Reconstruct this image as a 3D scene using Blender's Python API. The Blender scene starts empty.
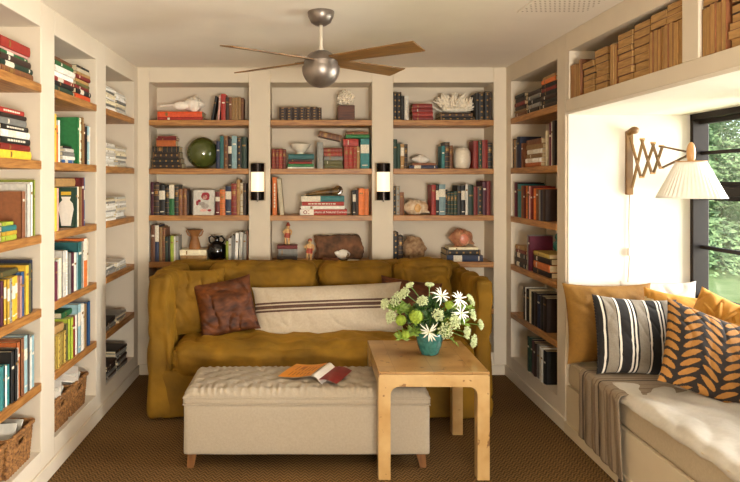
import bpy, bmesh, math, random, re
from mathutils import Vector, Matrix, noise
PI = math.pi
rnd = random.Random(7)
sc = bpy.context.scene
COL = sc.collection

# ------------------------------------------------------------------ materials
def lin(h):
    h = h.lstrip('#'); v = [int(h[i:i+2], 16)/255 for i in (0, 2, 4)]
    return tuple((c/12.92 if c <= .04045 else ((c+.055)/1.055)**2.4) for c in v) + (1,)
def sc_col(c, k): return tuple(min(1, x*k) for x in c[:3]) + (1,)
_m = {}
def mat(name, hexc, rough=.6, var=.12, scale=40, metal=0, bump=0, bscale=None, sheen=0, stretch=(1, 1, 1), spec=.5, coat=0, two=None, detail=3):
    if name in _m: return _m[name]
    m = bpy.data.materials.new(name); m.use_nodes = True
    N, L = m.node_tree.nodes, m.node_tree.links
    b = N['Principled BSDF']
    c = lin(hexc)
    b.inputs['Roughness'].default_value = rough; b.inputs['Metallic'].default_value = metal
    b.inputs['Specular IOR Level'].default_value = spec
    if sheen:
        b.inputs['Sheen Weight'].default_value = sheen; b.inputs['Sheen Roughness'].default_value = .4
        b.inputs['Sheen Tint'].default_value = sc_col(c, 2.2)
    if coat: b.inputs['Coat Weight'].default_value = coat; b.inputs['Coat Roughness'].default_value = .1
    tc = N.new('ShaderNodeTexCoord'); mp = N.new('ShaderNodeMapping'); mp.inputs['Scale'].default_value = stretch
    L.new(tc.outputs['Object'], mp.inputs['Vector'])
    nz = N.new('ShaderNodeTexNoise'); nz.inputs['Scale'].default_value = scale; nz.inputs['Detail'].default_value = detail
    L.new(mp.outputs['Vector'], nz.inputs['Vector'])
    rp = N.new('ShaderNodeValToRGB')
    rp.color_ramp.elements[0].position = .3; rp.color_ramp.elements[1].position = .7
    rp.color_ramp.elements[0].color = lin(two) if two else sc_col(c, 1-var)
    rp.color_ramp.elements[1].color = c if two else sc_col(c, 1+var)
    L.new(nz.outputs['Fac'], rp.inputs['Fac']); L.new(rp.outputs['Color'], b.inputs['Base Color'])
    if bump:
        n2 = N.new('ShaderNodeTexNoise'); n2.inputs['Scale'].default_value = bscale or scale; n2.inputs['Detail'].default_value = 4
        L.new(mp.outputs['Vector'], n2.inputs['Vector'])
        bp = N.new('ShaderNodeBump'); bp.inputs['Strength'].default_value = bump; bp.inputs['Distance'].default_value = .01
        L.new(n2.outputs['Fac'], bp.inputs['Height']); L.new(bp.outputs['Normal'], b.inputs['Normal'])
    _m[name] = m
    return m
def emit(name, hexc, strength):
    m = bpy.data.materials.new(name); m.use_nodes = True
    b = m.node_tree.nodes['Principled BSDF']; b.inputs['Base Color'].default_value = lin(hexc)
    b.inputs['Emission Color'].default_value = lin(hexc); b.inputs['Emission Strength'].default_value = strength
    b.inputs['Roughness'].default_value = .4
    return m
def pane_material(name):
    m = bpy.data.materials.new(name); m.use_nodes = True
    N, L = m.node_tree.nodes, m.node_tree.links; N.clear()
    o = N.new('ShaderNodeOutputMaterial'); mx = N.new('ShaderNodeMixShader'); t = N.new('ShaderNodeBsdfTransparent'); g = N.new('ShaderNodeBsdfGlossy')
    g.inputs['Roughness'].default_value = .02; mx.inputs['Fac'].default_value = .05
    L.new(t.outputs[0], mx.inputs[1]); L.new(g.outputs[0], mx.inputs[2]); L.new(mx.outputs[0], o.inputs[0])
    return m

# ------------------------------------------------------------------ mesh builder
class MB:
    def __init__(s): s.v = []; s.f = []; s.m = []
    def add(s, vs, fs, m=0):
        k = len(s.v); s.v += [tuple(v) for v in vs]
        s.f += [tuple(i+k for i in f) for f in fs]; s.m += [m]*len(fs) if isinstance(m, int) else list(m)
        return s
    def box(s, a, b, m=0, M=None):
        x0, y0, z0 = a; x1, y1, z1 = b
        vs = [Vector(p) for p in ((x0,y0,z0),(x1,y0,z0),(x1,y1,z0),(x0,y1,z0),(x0,y0,z1),(x1,y0,z1),(x1,y1,z1),(x0,y1,z1))]
        if M: vs = [M @ v for v in vs]
        return s.add(vs, [(0,3,2,1),(4,5,6,7),(0,1,5,4),(1,2,6,5),(2,3,7,6),(3,0,4,7)], m)
    def bar(s, p, q, w, h, m=0, up=(0, 0, 1)):
        p, q = Vector(p), Vector(q); d = (q-p); L = d.length; d.normalize()
        u = Vector(up); x = d.cross(u)
        if x.length < 1e-4: x = d.cross(Vector((1, 0, 0)))
        x.normalize(); z = x.cross(d)
        M = Matrix(((x.x, d.x, z.x, p.x), (x.y, d.y, z.y, p.y), (x.z, d.z, z.z, p.z), (0, 0, 0, 1)))
        return s.box((-w/2, 0, -h/2), (w/2, L, h/2), m, M)
    def prism(s, poly, z0, z1, m=0, M=None):
        n = len(poly); vs = [Vector((x, y, z0)) for x, y in poly]+[Vector((x, y, z1)) for x, y in poly]
        if M: vs = [M @ v for v in vs]
        return s.add(vs, [tuple(range(n-1, -1, -1)), tuple(range(n, 2*n))]+[(i, (i+1) % n, (i+1) % n+n, i+n) for i in range(n)], m)
    def tube(s, pts, rad, n=8, m=0, cap=True, flat=1.0):
        pts = [Vector(p) for p in pts]; k = len(pts)
        if not hasattr(rad, '__len__'): rad = [rad]*k
        rings = []; ref = None
        for i, p in enumerate(pts):
            d = (pts[min(i+1, k-1)]-pts[max(i-1, 0)])
            if d.length < 1e-9: d = Vector((0, 0, 1))
            d.normalize()
            if ref is None: ref = d.orthogonal().normalized()
            a = (ref-d*ref.dot(d))
            if a.length < 1e-6: a = d.orthogonal()
            a.normalize(); ref = a; b = d.cross(a)
            rings.append([p+(a*math.cos(2*PI*j/n)+b*math.sin(2*PI*j/n)*flat)*rad[i] for j in range(n)])
        vs = [v for r in rings for v in r]
        fs = [(i*n+j, i*n+(j+1) % n, (i+1)*n+(j+1) % n, (i+1)*n+j) for i in range(k-1) for j in range(n)]
        if cap: fs += [tuple(range(n-1, -1, -1)), tuple(range((k-1)*n, k*n))]
        return s.add(vs, fs, m)
    def lathe(s, prof, n=32, m=0, c=(0, 0, 0), fn=None):
        k = len(prof); vs = []
        for r, z in prof:
            for j in range(n):
                a = 2*PI*j/n; rr = fn(r, z, a) if fn else r
                vs.append((c[0]+rr*math.cos(a), c[1]+rr*math.sin(a), c[2]+z))
        fs = [(i*n+j, i*n+(j+1) % n, (i+1)*n+(j+1) % n, (i+1)*n+j) for i in range(k-1) for j in range(n)]
        if prof[0][0] > 1e-5: fs.append(tuple(range(n-1, -1, -1)))
        if prof[-1][0] > 1e-5: fs.append(tuple(range((k-1)*n, k*n)))
        return s.add(vs, fs, m)
    def ball(s, c, r, n=12, m=0, sz=(1, 1, 1), fn=None):
        vs = []; k = n//2+1
        for i in range(k):
            t = PI*i/(k-1)
            for j in range(n):
                a = 2*PI*j/n; d = Vector((math.sin(t)*math.cos(a), math.sin(t)*math.sin(a), -math.cos(t)))
                q = r*(fn(d) if fn else 1)
                vs.append((c[0]+d.x*q*sz[0], c[1]+d.y*q*sz[1], c[2]+d.z*q*sz[2]))
        fs = [(i*n+j, i*n+(j+1) % n, (i+1)*n+(j+1) % n, (i+1)*n+j) for i in range(k-1) for j in range(n)]
        return s.add(vs, fs, m)
    def grid(s, fn, nu, nv, m=0, mf=None, closeu=False):
        cu = nu if closeu else nu+1
        vs = [fn(i/nu, j/nv) for j in range(nv+1) for i in range(cu)]
        fs = []; ms = []
        for j in range(nv):
            for i in range(nu):
                i2 = (i+1) % cu
                fs.append((j*cu+i, j*cu+i2, (j+1)*cu+i2, (j+1)*cu+i)); ms.append(mf((i+.5)/nu, (j+.5)/nv) if mf else m)
        return s.add(vs, fs, ms)
    def build(s, name, mats, parent=None, loc=None, rot=None, bevel=0, smooth=40, sub=0, merge=False, seg=2, mw=None):
        me = bpy.data.meshes.new(name); me.from_pydata(s.v, [], s.f)
        for q in (mats if isinstance(mats, (list, tuple)) else [mats]): me.materials.append(q)
        me.polygons.foreach_set('material_index', s.m)
        bm = bmesh.new(); bm.from_mesh(me)
        if merge: bmesh.ops.remove_doubles(bm, verts=bm.verts, dist=1e-5)
        bmesh.ops.recalc_face_normals(bm, faces=bm.faces); bm.to_mesh(me); bm.free()
        if smooth:
            me.polygons.foreach_set('use_smooth', [True]*len(me.polygons)); me.set_sharp_from_angle(angle=math.radians(smooth))
        o = bpy.data.objects.new(name, me); COL.objects.link(o)
        if parent: o.parent = parent
        if loc: o.location = loc
        if rot: o.rotation_euler = rot
        if mw is not None: o.matrix_world = mw
        if bevel:
            b = o.modifiers.new('b', 'BEVEL'); b.width = bevel; b.segments = seg; b.limit_method = 'ANGLE'; b.angle_limit = math.radians(50)
        if sub:
            b = o.modifiers.new('s', 'SUBSURF'); b.levels = sub; b.render_levels = sub
        return o

def tag(o, label, cat, group=None, kind=None):
    o['label'] = label; o['category'] = cat
    if group: o['group'] = group
    if kind: o['kind'] = kind
    return o
def thing(name, label, cat, loc=(0, 0, 0), rotz=0, group=None, rot=None):
    o = bpy.data.objects.new(name, None); COL.objects.link(o); o.empty_display_size = .05
    o.location = loc; o.rotation_euler = rot or (0, 0, rotz)
    return tag(o, label, cat, group)
def structure(o, label=None, cat=None):
    o['kind'] = 'structure'
    if label: o['label'] = label
    if cat: o['category'] = cat
    return o
def nz(p, f=1.0, seed=0): return noise.noise(Vector(p)*f+Vector((seed*7.3, seed*3.1, seed*1.7)))

# rounded, puffed upholstery block centred at the origin
def soft_box(w, d, h, r=.04, n=20, puff=(0, 0, 0), wr=0, wf=6, seed=0, extra=None, ani=(1, 1, 1)):
    bm = bmesh.new(); bmesh.ops.create_cube(bm, size=2)
    bmesh.ops.subdivide_edges(bm, edges=bm.edges, cuts=n, use_grid_fill=True)
    half = Vector((w/2, d/2, h/2)); rr = min(r, min(half)*.98); inn = half-Vector((rr, rr, rr))
    for v in bm.verts:
        p = Vector([math.copysign(1-(1-min(1, abs(c)))**1.7, c) for c in v.co])
        q = Vector([p[i]*half[i] for i in range(3)])
        c = Vector([max(-inn[i], min(inn[i], q[i])) for i in range(3)])
        dv = q-c
        pos = c+dv.normalized()*rr if dv.length > 1e-9 else q
        nrm = dv.normalized() if dv.length > 1e-9 else Vector((0, 0, 1))
        for i in range(3):
            j, k = (i+1) % 3, (i+2) % 3
            pos[i] += puff[i]*p[i]*(1-p[j]**2)*(1-p[k]**2)
        if wr:
            a = Vector([pos[i]*ani[i] for i in range(3)])
            pos += nrm*wr*(nz(a, wf, seed)+.6*(abs(nz(a, wf*1.7, seed+3))-.3)*1.6-1.1*max(0, 1-abs(nz(a, wf*.9, seed+6))*5)**2+.35*nz(a, wf*4, seed+8))
        if extra: pos = extra(pos, p, nrm)
        v.co = pos
    m = MB(); bm.verts.index_update()
    m.v = [tuple(v.co) for v in bm.verts]; m.f = [tuple(x.index for x in f.verts) for f in bm.faces]; m.m = [0]*len(m.f)
    bm.free(); return m
# pillow lying in its own XZ plane (front towards -Y), centred
def pillow_mesh(w, h, t, n=40, mf=None, seed=0, wr=.006, pinch=.06, sag=0.0):
    m = MB()
    def side(sg):
        def fn(a, b):
            u, v = a*2-1, b*2-1
            e = max(0, (1-abs(u)**2.4))**.55*max(0, (1-abs(v)**2.4))**.55
            x = u*w/2*(1-pinch*(1-v*v)**1.0*abs(u)**3); z = v*h/2*(1-pinch*(1-u*u)*abs(v)**3)
            x *= 1+.02*abs(v)**6; z *= 1+.02*abs(u)**6
            y = sg*t/2*e
            k = min(1, e*3)
            q = max(0, 1-abs(nz((x*1.3+z*.4, sg, z*.8), 7, seed+2))*5)**2
            y += sg*-1*wr*k*(q*.9-nz((x, sg*.3, z), 9, seed)-.7*abs(nz((x*1.5+z, sg, z), 12, seed+5)))
            z -= sag*(1-v)*.25*e
            return (x, y, z)
        return fn
    m.grid(side(-1), n, n, mf=(lambda a, b: mf(a, b)) if mf else None)
    m.grid(side(1), n, n, mf=(lambda a, b: mf(a, b)) if mf else None)
    return m

# ------------------------------------------------------------------ camera frame used to read sizes off the photograph
F, VX, VY, CZ = 634.0, 305.0, 182.0, 1.58
def at(px, py, Y): return Vector(((px-VX)*Y/F, Y, CZ+(VY-py)*Y/F))
XL, XR, YB, ZC = -1.37, 1.65, 5.20, 2.52
LEV = [2.088, 1.69, 1.307, .924, .54, .18]
TH = .045

WALL = mat('painted_plaster', 'D8CCB8', .75, .02, 6, bump=.03, bscale=60)
CEIL = mat('ceiling_paint', 'ECE4D6', .8, .02, 4)
WHITEW = mat('bay_white_paint', 'E0D7C8', .75, .015, 6)
def wood(name, a, b, axis, rough=.45, sc_=9):
    st = [9, 9, 9]; st[axis] = .9
    return mat(name, a, rough, scale=sc_, two=b, stretch=st, bump=.05, bscale=12, detail=5)
WX = wood('shelf_oak_x', 'BE8848', '8A5828', 0); WY = wood('shelf_oak_y', 'BE8848', '8A5828', 1)
# ------------------------------------------------------------------ setting
def sisal():
    m = bpy.data.materials.new('sisal_weave'); m.use_nodes = True
    N, L = m.node_tree.nodes, m.node_tree.links; b = N['Principled BSDF']; b.inputs['Roughness'].default_value = .9
    b.inputs['Specular IOR Level'].default_value = .15
    tc = N.new('ShaderNodeTexCoord'); sp = N.new('ShaderNodeSeparateXYZ'); L.new(tc.outputs['Object'], sp.inputs[0])
    def mth(op, a, bb=None):
        n = N.new('ShaderNodeMath'); n.operation = op
        for i, x in enumerate((a, bb)):
            if x is None: continue
            if isinstance(x, (int, float)): n.inputs[i].default_value = x
            else: L.new(x, n.inputs[i])
        return n.outputs[0]
    tri = mth('PINGPONG', mth('MULTIPLY', sp.outputs['X'], 22.0), .5)
    ph = mth('ADD', mth('MULTIPLY', sp.outputs['Y'], 30.0), mth('MULTIPLY', tri, 2.4))
    s = mth('SINE', mth('MULTIPLY', ph, 2*PI))
    n1 = N.new('ShaderNodeTexNoise'); n1.inputs['Scale'].default_value = 120; n1.inputs['Detail'].default_value = 3
    L.new(tc.outputs['Object'], n1.inputs['Vector'])
    n2 = N.new('ShaderNodeTexNoise'); n2.inputs['Scale'].default_value = 2.2; L.new(tc.outputs['Object'], n2.inputs['Vector'])
    h = mth('ADD', mth('MULTIPLY', s, .28), mth('ADD', mth('MULTIPLY', n1.outputs['Fac'], .9), mth('MULTIPLY', n2.outputs['Fac'], .35)))
    rp = N.new('ShaderNodeValToRGB'); e = rp.color_ramp.elements
    e[0].position = .25; e[0].color = lin('3D2A14'); e[1].position = .95; e[1].color = lin('7E6038')
    L.new(h, rp.inputs['Fac']); L.new(rp.outputs['Color'], b.inputs['Base Color'])
    bp = N.new('ShaderNodeBump'); bp.inputs['Strength'].default_value = .6; bp.inputs['Distance'].default_value = .006
    L.new(h, bp.inputs['Height']); L.new(bp.outputs['Normal'], b.inputs['Normal'])
    return m
structure(MB().box((-1.80, -1.7, -.12), (2.60, 5.62, 0)).build('floor', sisal(), smooth=0), 'woven brown sisal carpet covering the whole floor', 'floor')
structure(MB().box((-1.80, -1.7, ZC), (2.0, 5.62, ZC+.1)).build('ceiling', CEIL, smooth=0), 'warm white painted flat ceiling', 'ceiling')
ALC = [(-1.2794, -.461), (-.284, .5494), (.724, 1.548)]      # the three alcoves of the back wall
DEP = .30; ATOP = 2.396
w = MB(); xs = [-1.67]+[x for a in ALC for x in a]+[1.95]
for i in range(0, 8, 2): w.box((xs[i], YB, 0), (xs[i+1], YB+DEP, ZC))
for a, b in ALC: w.box((a, YB, ATOP), (b, YB+DEP, ZC))
structure(w.build('wall_back', WALL, bevel=.004), 'cream back wall with four piers around three book alcoves', 'wall')
UL = [(2.60, 3.29), (3.47, 4.16), (4.365, 5.08)]
w = MB(); ys = [-1.6]+[y for u in UL for y in u]+[YB]
for i in range(0, 8, 2): w.box((XL-DEP, ys[i], 0), (XL, ys[i+1], ZC))
for a, b in UL: w.box((XL-DEP, a, 2.385), (XL, b, ZC))
structure(w.build('wall_left', WALL, bevel=.004), 'cream left wall with piers between its bookcases', 'wall')
RU = (4.15, 5.08)
w = MB()
w.box((XR, RU[1], 0), (XR+DEP, YB, ZC)); w.box((XR, RU[0], 2.385), (XR+DEP, RU[1], ZC))
w.box((XR, 4.02, 0), (XR+DEP, 4.15, ZC)); w.box((XR, 1.0, 2.40), (XR+DEP, 4.02, ZC)); w.box((XR, 1.0, 2.022), (XR+DEP, 4.02, 2.10))
w.box((XR, 3.96, 2.10), (XR+DEP, 4.02, 2.40)); w.box((XR, 2.66, 2.10), (XR+DEP, 2.775, 2.40)); w.box((XR, 1.0, 2.10), (XR+DEP, 1.55, 2.40))
w.box((XR+DEP, 1.0, 2.022), (XR+DEP+.03, 4.15, ZC)); w.box((XR, -1.6, 0), (XR+.1, 1.0, ZC))
structure(w.build('wall_right', WALL, bevel=.003), 'cream right wall with high book niches over the window bay', 'wall')
structure(MB().box((XR+.012, 4.0, 0), (2.53, 4.02, 2.02)).build('wall_bay', WHITEW, smooth=0), 'white end wall of the window bay behind the scissor lamp', 'wall')
w = MB(); w.box((2.44, 1.0, 0), (2.54, 4.0, .80)); w.box((2.44, 1.0, .80), (2.54, 1.15, 2.02))
structure(w.build('wall_window', WHITEW, smooth=0), 'white wall under the dark framed bay window', 'wall')
structure(MB().box((XR+.1, .9, 0), (2.60, 1.0, 2.02)).build('wall_near', WHITEW, smooth=0), 'white end wall of the window bay nearer the camera', 'wall')
structure(MB().box((XR+.002, .9, 2.005), (2.62, 4.02, 2.022)).box((XR+DEP+.03, .9, 2.022), (2.62, 4.15, 2.12)).build('ceiling_bay', WHITEW, smooth=0), 'white lowered ceiling over the window seat', 'ceiling')
w = MB(); w.box((-1.67, -1.7, 0), (1.75, -1.6, .75)); w.box((-1.67, -1.7, 2.3), (1.75, -1.6, ZC)); w.box((-1.67, -1.7, .75), (.1, -1.6, 2.3)); w.box((1.6, -1.7, .75), (1.75, -1.6, 2.3))
structure(w.build('wall_rear', WALL, smooth=0), 'cream wall behind the camera with an added window opening', 'wall')
for n_, a, b in (('baseboard_left', (XL, -1.6, 0), (XL+.014, YB, .085)), ('baseboard_back', (XL+.014, YB-.014, 0), (XR-.014, YB, .085)), ('baseboard_right', (XR-.014, 4.0, 0), (XR, YB, .085))):
    structure(MB().box(a, b).build(n_, WALL, bevel=.005))
# dark framed bay window
DARKF = mat('dark_bronze_frame', '1E1510', .6, .1, 30, spec=.25)
PANE = pane_material('window_pane')
wn = thing('window_1', 'dark framed window of the bay looking onto trees and lawn', 'window', (2.44, 2.57, .80)); wn['kind'] = 'structure'
y0, y1, z0, z1 = -1.42, 1.43, 0, 1.212
fr = MB()
fr.box((-.012, y0, z0), (.09, y0+.055, z1)); fr.box((-.012, y1-.03, z0), (.09, y1, z1)); fr.box((-.012, y0, z1-.045), (.09, y1, z1)); fr.box((-.012, y0, z0), (.09, y1, z0+.05))
fr.box((.0, y0, .695), (.085, y1, .755))
for yy in (-.47, .48): fr.box((0, yy-.035, z0), (.085, yy+.035, z1))
fr.build('window_frame', DARKF, wn, bevel=.004)
for k in range(3):
    a = y0+.045+k*.945; b = a+(.925 if k == 2 else .90)
    for zz0, zz1 in ((.05, .695), (.755, z1-.045)):
        s_ = MB(); t_ = .026
        s_.box((.03, a, zz0), (.075, a+t_, zz1)); s_.box((.03, b-t_, zz0), (.075, b, zz1)); s_.box((.03, a, zz0), (.075, b, zz0+t_)); s_.box((.03, a, zz1-t_), (.075, b, zz1))
        zm = (zz0+zz1)/2; s_.box((.04, a, zm-.011), (.07, b, zm+.011))
        so = s_.build('sash', DARKF, wn, bevel=.002)
        MB().box((.052, a+.01, zz0+.01), (.056, b-.01, zz1-.01)).build('pane', PANE, so, smooth=0)
w2 = thing('added_rear_window', 'unseen window added behind the camera to let in fill light', 'window', (.85, -1.65, .75)); w2['kind'] = 'structure'  # unseen window, added as an opening for the front and ceiling fill
fr = MB()
for a, b in (((-.75, -.04, 0), (-.70, .04, 1.55)), ((.70, -.04, 0), (.75, .04, 1.55)), ((-.75, -.04, 0), (.75, .04, .05)), ((-.75, -.04, 1.50), (.75, .04, 1.55)), ((-.02, -.04, 0), (.02, .04, 1.55))): fr.box(a, b)
fr.build('window_frame', DARKF, w2); MB().box((-.71, .0, .04), (.71, .004, 1.51)).build('pane', PANE, w2, smooth=0)
# ceiling vent
v = thing('ceiling_vent', 'small perforated white vent set in the ceiling over the window bay corner', 'vent', (1.36, 3.34, ZC))
h = MB().box((-.19, -.16, -.008), (.19, .16, 0))
for i in range(14):
    for j in range(9):
        x, y = -.165+i*.0254+(j % 2)*.0127-.006, -.13+j*.032; r = .006
        h.add([(x+r*math.cos(k*PI/3), y+r*math.sin(k*PI/3), -.0083) for k in range(6)], [tuple(range(6))], 1)
h.build('perforated_plate', [CEIL, mat('vent_hole', '8A795E', .9)], v, smooth=0)

# ------------------------------------------------------------------ bookcases (shelves and backs are their parts)
def bookcase_back(a, b, lab):
    t = thing('bookcase', lab, 'bookcase', ((a+b)/2, YB, 0), 0, 'built-in bookcases'); w_ = (b-a)/2
    MB().box((-w_, DEP-.02, .18), (w_, DEP+.02, ATOP+.02)).build('back_panel', WALL, t, smooth=0)
    MB().box((-w_+.001, .002, 0), (w_-.001, DEP-.02, .18)).build('plinth', WALL, t, smooth=0)
    for z in LEV[:5]: MB().box((-w_+.0005, -.006, z-TH), (w_-.0005, DEP-.02, z)).build('shelf', WX, t, bevel=.003)
    return t
bookcase_back(*ALC[0], 'built-in bookcase of oak shelves in the left alcove of the back wall')
bookcase_back(*ALC[1], 'built-in bookcase of oak shelves in the middle alcove, between the wall sconces')
bookcase_back(*ALC[2], 'built-in bookcase of oak shelves in the right alcove of the back wall')
def bookcase_side(a, b, side, lab):
    t = thing('bookcase', lab, 'bookcase', (XL if side < 0 else XR, (a+b)/2, 0), 0, 'built-in bookcases'); w_ = (b-a)/2; s = side
    def bx(x0, x1, y_, z0, z1): return MB().box((min(x0*s, x1*s), -y_, z0), (max(x0*s, x1*s), y_, z1))
    bx(DEP-.02, DEP+.02, w_, .18, 2.40).build('back_panel', WALL, t, smooth=0)
    bx(.001, DEP-.02, w_-.0005, 0, .18).build('plinth', WALL, t, smooth=0)
    for z in LEV[:5]: bx(-.004, DEP-.02, w_-.0005, z-TH, z).build('shelf', WY, t, bevel=.003)
bookcase_side(*UL[0], -1, 'built-in bookcase of the left wall standing nearest the camera')
bookcase_side(*UL[1], -1, 'built-in bookcase in the middle of the left wall')
bookcase_side(*UL[2], -1, 'built-in bookcase of pale magazines at the far end of the left wall')
bookcase_side(*RU, 1, 'shadowed built-in bookcase of the right wall beside the window seat')

# ------------------------------------------------------------------ books
PAL = dict(bk=('1B1917', 'black'), dk=('33221A', 'dark brown'), br=('7A4A2A', 'brown'), tn=('A8824F', 'tan'), rd=('952A20', 'red'), dr=('70201C', 'dark red'),
 vo=('C44A20', 'red-orange'), og=('5E5A32', 'olive'), yl=('DDB332', 'yellow'), mu=('B49A48', 'ochre'), cr=('E0D2B2', 'cream'), wh=('E9E4D8', 'white'), gy=('8C8B84', 'grey'), dg=('1F3B2C', 'dark green'),
 gn=('236A38', 'green'), lg=('A6B53A', 'lime green'), tl=('2B6F70', 'teal'), bl=('2F5F93', 'blue'), nv=('232C45', 'navy'), lb=('86A6AC', 'pale blue'), pk=('C9958B', 'pink'),
 mr=('5A1930', 'maroon'))
PAL['or'] = ('CB6C2E', 'orange')
DECO = {'*': 'gold-banded ', '+': 'ornamented ', '=': 'labelled ', '|': 'white-titled ', '%': 'two-tone ', '': ''}
PAGES = mat('book_pages', 'D9C9A5', .9, .12, 120, stretch=(1, 1, 1)); OLDP = mat('aged_paper_edges', 'A98350', .95, .22, 14, stretch=(6, 6, 1))
GOLD = mat('gilt', '8E6A36', .45, .2, 80, metal=.3); LABELC = mat('label_paper', 'DFD6C2', .8, .15, 90)
def cover(key, i): return mat('cloth_%s_%d' % (key, i), '%02X%02X%02X' % tuple(min(255, int(int(PAL[key][0][k:k+2], 16)*(1, .86, 1.1)[i])) for k in (0, 2, 4)), .55, .14, 45)
class Shelf:
    def __init__(s, phrase, origin, rotz, width): s.phrase, s.o, s.rz, s.w, s.items, s.piles = phrase, Vector(origin), rotz, width, [], 0
    def M(s, u, v, z): return Matrix.Translation(s.o) @ Matrix.Rotation(s.rz, 4, 'Z') @ Matrix.Translation((u, v, z))
SHELVES = []
def mk_shelf(*a): s = Shelf(*a); SHELVES.append(s); return s
ORD = 'first second third fourth fifth sixth seventh eighth ninth tenth eleventh twelfth thirteenth fourteenth fifteenth sixteenth seventeenth eighteenth nineteenth twentieth'.split()
TOP = ['top', 'second', 'third', 'fourth', 'fifth', 'lowest']
def spine_arc(t, off): return [(t*k/6, .004-.004*math.sin(PI*k/6)*min(1, t/.03)-off) for k in range(7)]
def book_obj(key, deco, t, h, d, kind='book'):
    b = min(.0028, t*.16); ci = rnd.randrange(3); m = MB()
    m.box((0, .004, 0), (b, d, h)); m.box((t-b, .004, 0), (t, d, h))
    m.prism(spine_arc(t, 0)+[(t, .008), (0, .008)], 0, h)
    def band(z0, z1, x0=0, x1=1, mi=1):
        a = [p for p in spine_arc(t, .0007) if x0*t-1e-6 <= p[0] <= x1*t+1e-6]
        m.prism(a+[(a[-1][0], .006), (a[0][0], .006)], z0, z1, mi)
    if deco == '*':
        for k in (.08, .26, .44, .62, .80, .92): band(h*k, h*k+max(.003, h*.014))
        band(h*.66, h*.77, .16, .84)
    elif deco == '+':
        n_ = 5
        for k in range(n_): band(h*(k+.36)/n_, h*(k+.64)/n_, .3, .7, 1)
        band(h*.96, h*.975); band(h*.02, h*.035)
    elif deco == '=': band(h*rnd.uniform(.5, .6), h*rnd.uniform(.74, .86), 0, 1, 2); band(h*.1, h*.13, .16, .84, 2)
    elif deco == '|':
        z = h*.2
        while z < h*.82:
            q = h*rnd.uniform(.03, .09); band(z, z+q, .33, .67, 2); z += q+h*.02
    elif deco == '%': band(h*.55, h*.999, 0, 1, 2)
    elif t > .014 and rnd.random() < .7:
        k = rnd.uniform(.62, .8); band(h*k, h*(k+.05), .16, .84, rnd.choice((1, 1, 2)))
    o = m.build(kind, [cover(key, ci), GOLD, LABELC], smooth=35)
    return o, b
def add_pages(o, b, t, h, d, old=False):
    MB().box((b, .007, .003), (t-b, d-(.0005 if old else .004), h-.003)).build('page_block', OLDP if old else PAGES, o, smooth=0)
def put_book(s, key, deco, t, h, u, v, z, tilt=0, lying=False, pile=None, idx=0, d=None, kind=None, face=None, rev=False, yaw=0, tip=0):
    if d is None: d = min(.235, max(.10, h*rnd.uniform(.66, .76))) if not lying else min(.23, h*rnd.uniform(.68, .78))
    kn = kind or ('leather_book' if deco in ('*', '+') else 'book')
    o, b = book_obj(key, deco, t, h, d, kn); add_pages(o, b, t, h, d, rev)
    if lying:
        M = s.M(u, v, z) @ Matrix.Translation((h/2, d/2, 0)) @ Matrix.Rotation(yaw, 4, 'Z') @ Matrix.Translation((-h/2, -d/2, 0)) @ Matrix.Rotation(tip, 4, 'Y') @ Matrix.Translation((h, 0, 0)) @ Matrix.Rotation(-PI/2, 4, 'Y')
    elif face:
        M = s.M(u, v, z) @ Matrix.Rotation(-.10, 4, 'X') @ Matrix.Translation((0, t, 0)) @ Matrix.Rotation(-PI/2, 4, 'Z')
    else:
        M = s.M(u, v, z)
        if tilt > 0: M = M @ Matrix.Translation((t*math.cos(tilt), 0, 0)) @ Matrix.Rotation(tilt, 4, 'Y') @ Matrix.Translation((-t, 0, 0))
        elif tilt < 0: M = M @ Matrix.Translation((-h*math.sin(tilt), 0, 0)) @ Matrix.Rotation(tilt, 4, 'Y')
    if rev: M = M @ Matrix.Translation((t, d, 0)) @ Matrix.Rotation(PI, 4, 'Z')
    o.matrix_world = M
    word = {'magazine': 'magazine', 'paperback': 'paperback'}.get(kn, 'book')
    desc = DECO[deco]+('pages-out ' if rev else '')+(PAL[key][1]+' ' if not rev else 'old ')+word
    o['category'] = word
    s.items.append(dict(o=o, u=u, desc=desc, pile=pile, idx=idx, lying=lying, face=face))
    return o
ENT = re.compile(r'([a-z]{2})([*+=|%]?)(\d+)x(\d+)(?:/(-?\d+))?')
def row(s, u, spec, v=.018, z=0, **k):
    for e in spec.split():
        if e[0] == '_': u += int(e[1:])/1000; continue
        key, deco, t, h, tl = ENT.fullmatch(e).groups(); t = int(t)/1000; h = int(h)/1000*rnd.uniform(.985, 1.012); a = math.radians(int(tl or 0))
        put_book(s, key, deco, t-.0008, h, u, v+rnd.uniform(-.006, .008), z, a, **k)
        u += t*math.cos(a)+abs(h*math.sin(a))
    return u
def pile(s, u, spec, v=.02, z=0, left=False, new=True, yaw=.03, **k):
    if new: s.piles += 1
    es = spec.split(); wmax = max(int(ENT.fullmatch(e).group(4)) for e in es)/1000
    for i, e in enumerate(es):
        key, deco, t, h, _ = ENT.fullmatch(e).groups(); t = int(t)/1000; h = int(h)/1000
        put_book(s, key, deco, t-.0006, h, u if left else u+(wmax-h)/2+rnd.uniform(-.006, .006), v+rnd.uniform(0, .012), z, lying=True, pile=s.piles, idx=sum(1 for q in s.items if q['pile'] == s.piles), yaw=rnd.uniform(-yaw, yaw), **k)
        z += t
    return z
def face_book(s, u, key, w_, h, t, v=.05):
    o = put_book(s, key, '', t, h, u, v, 0, d=w_, face=True); return o
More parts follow.
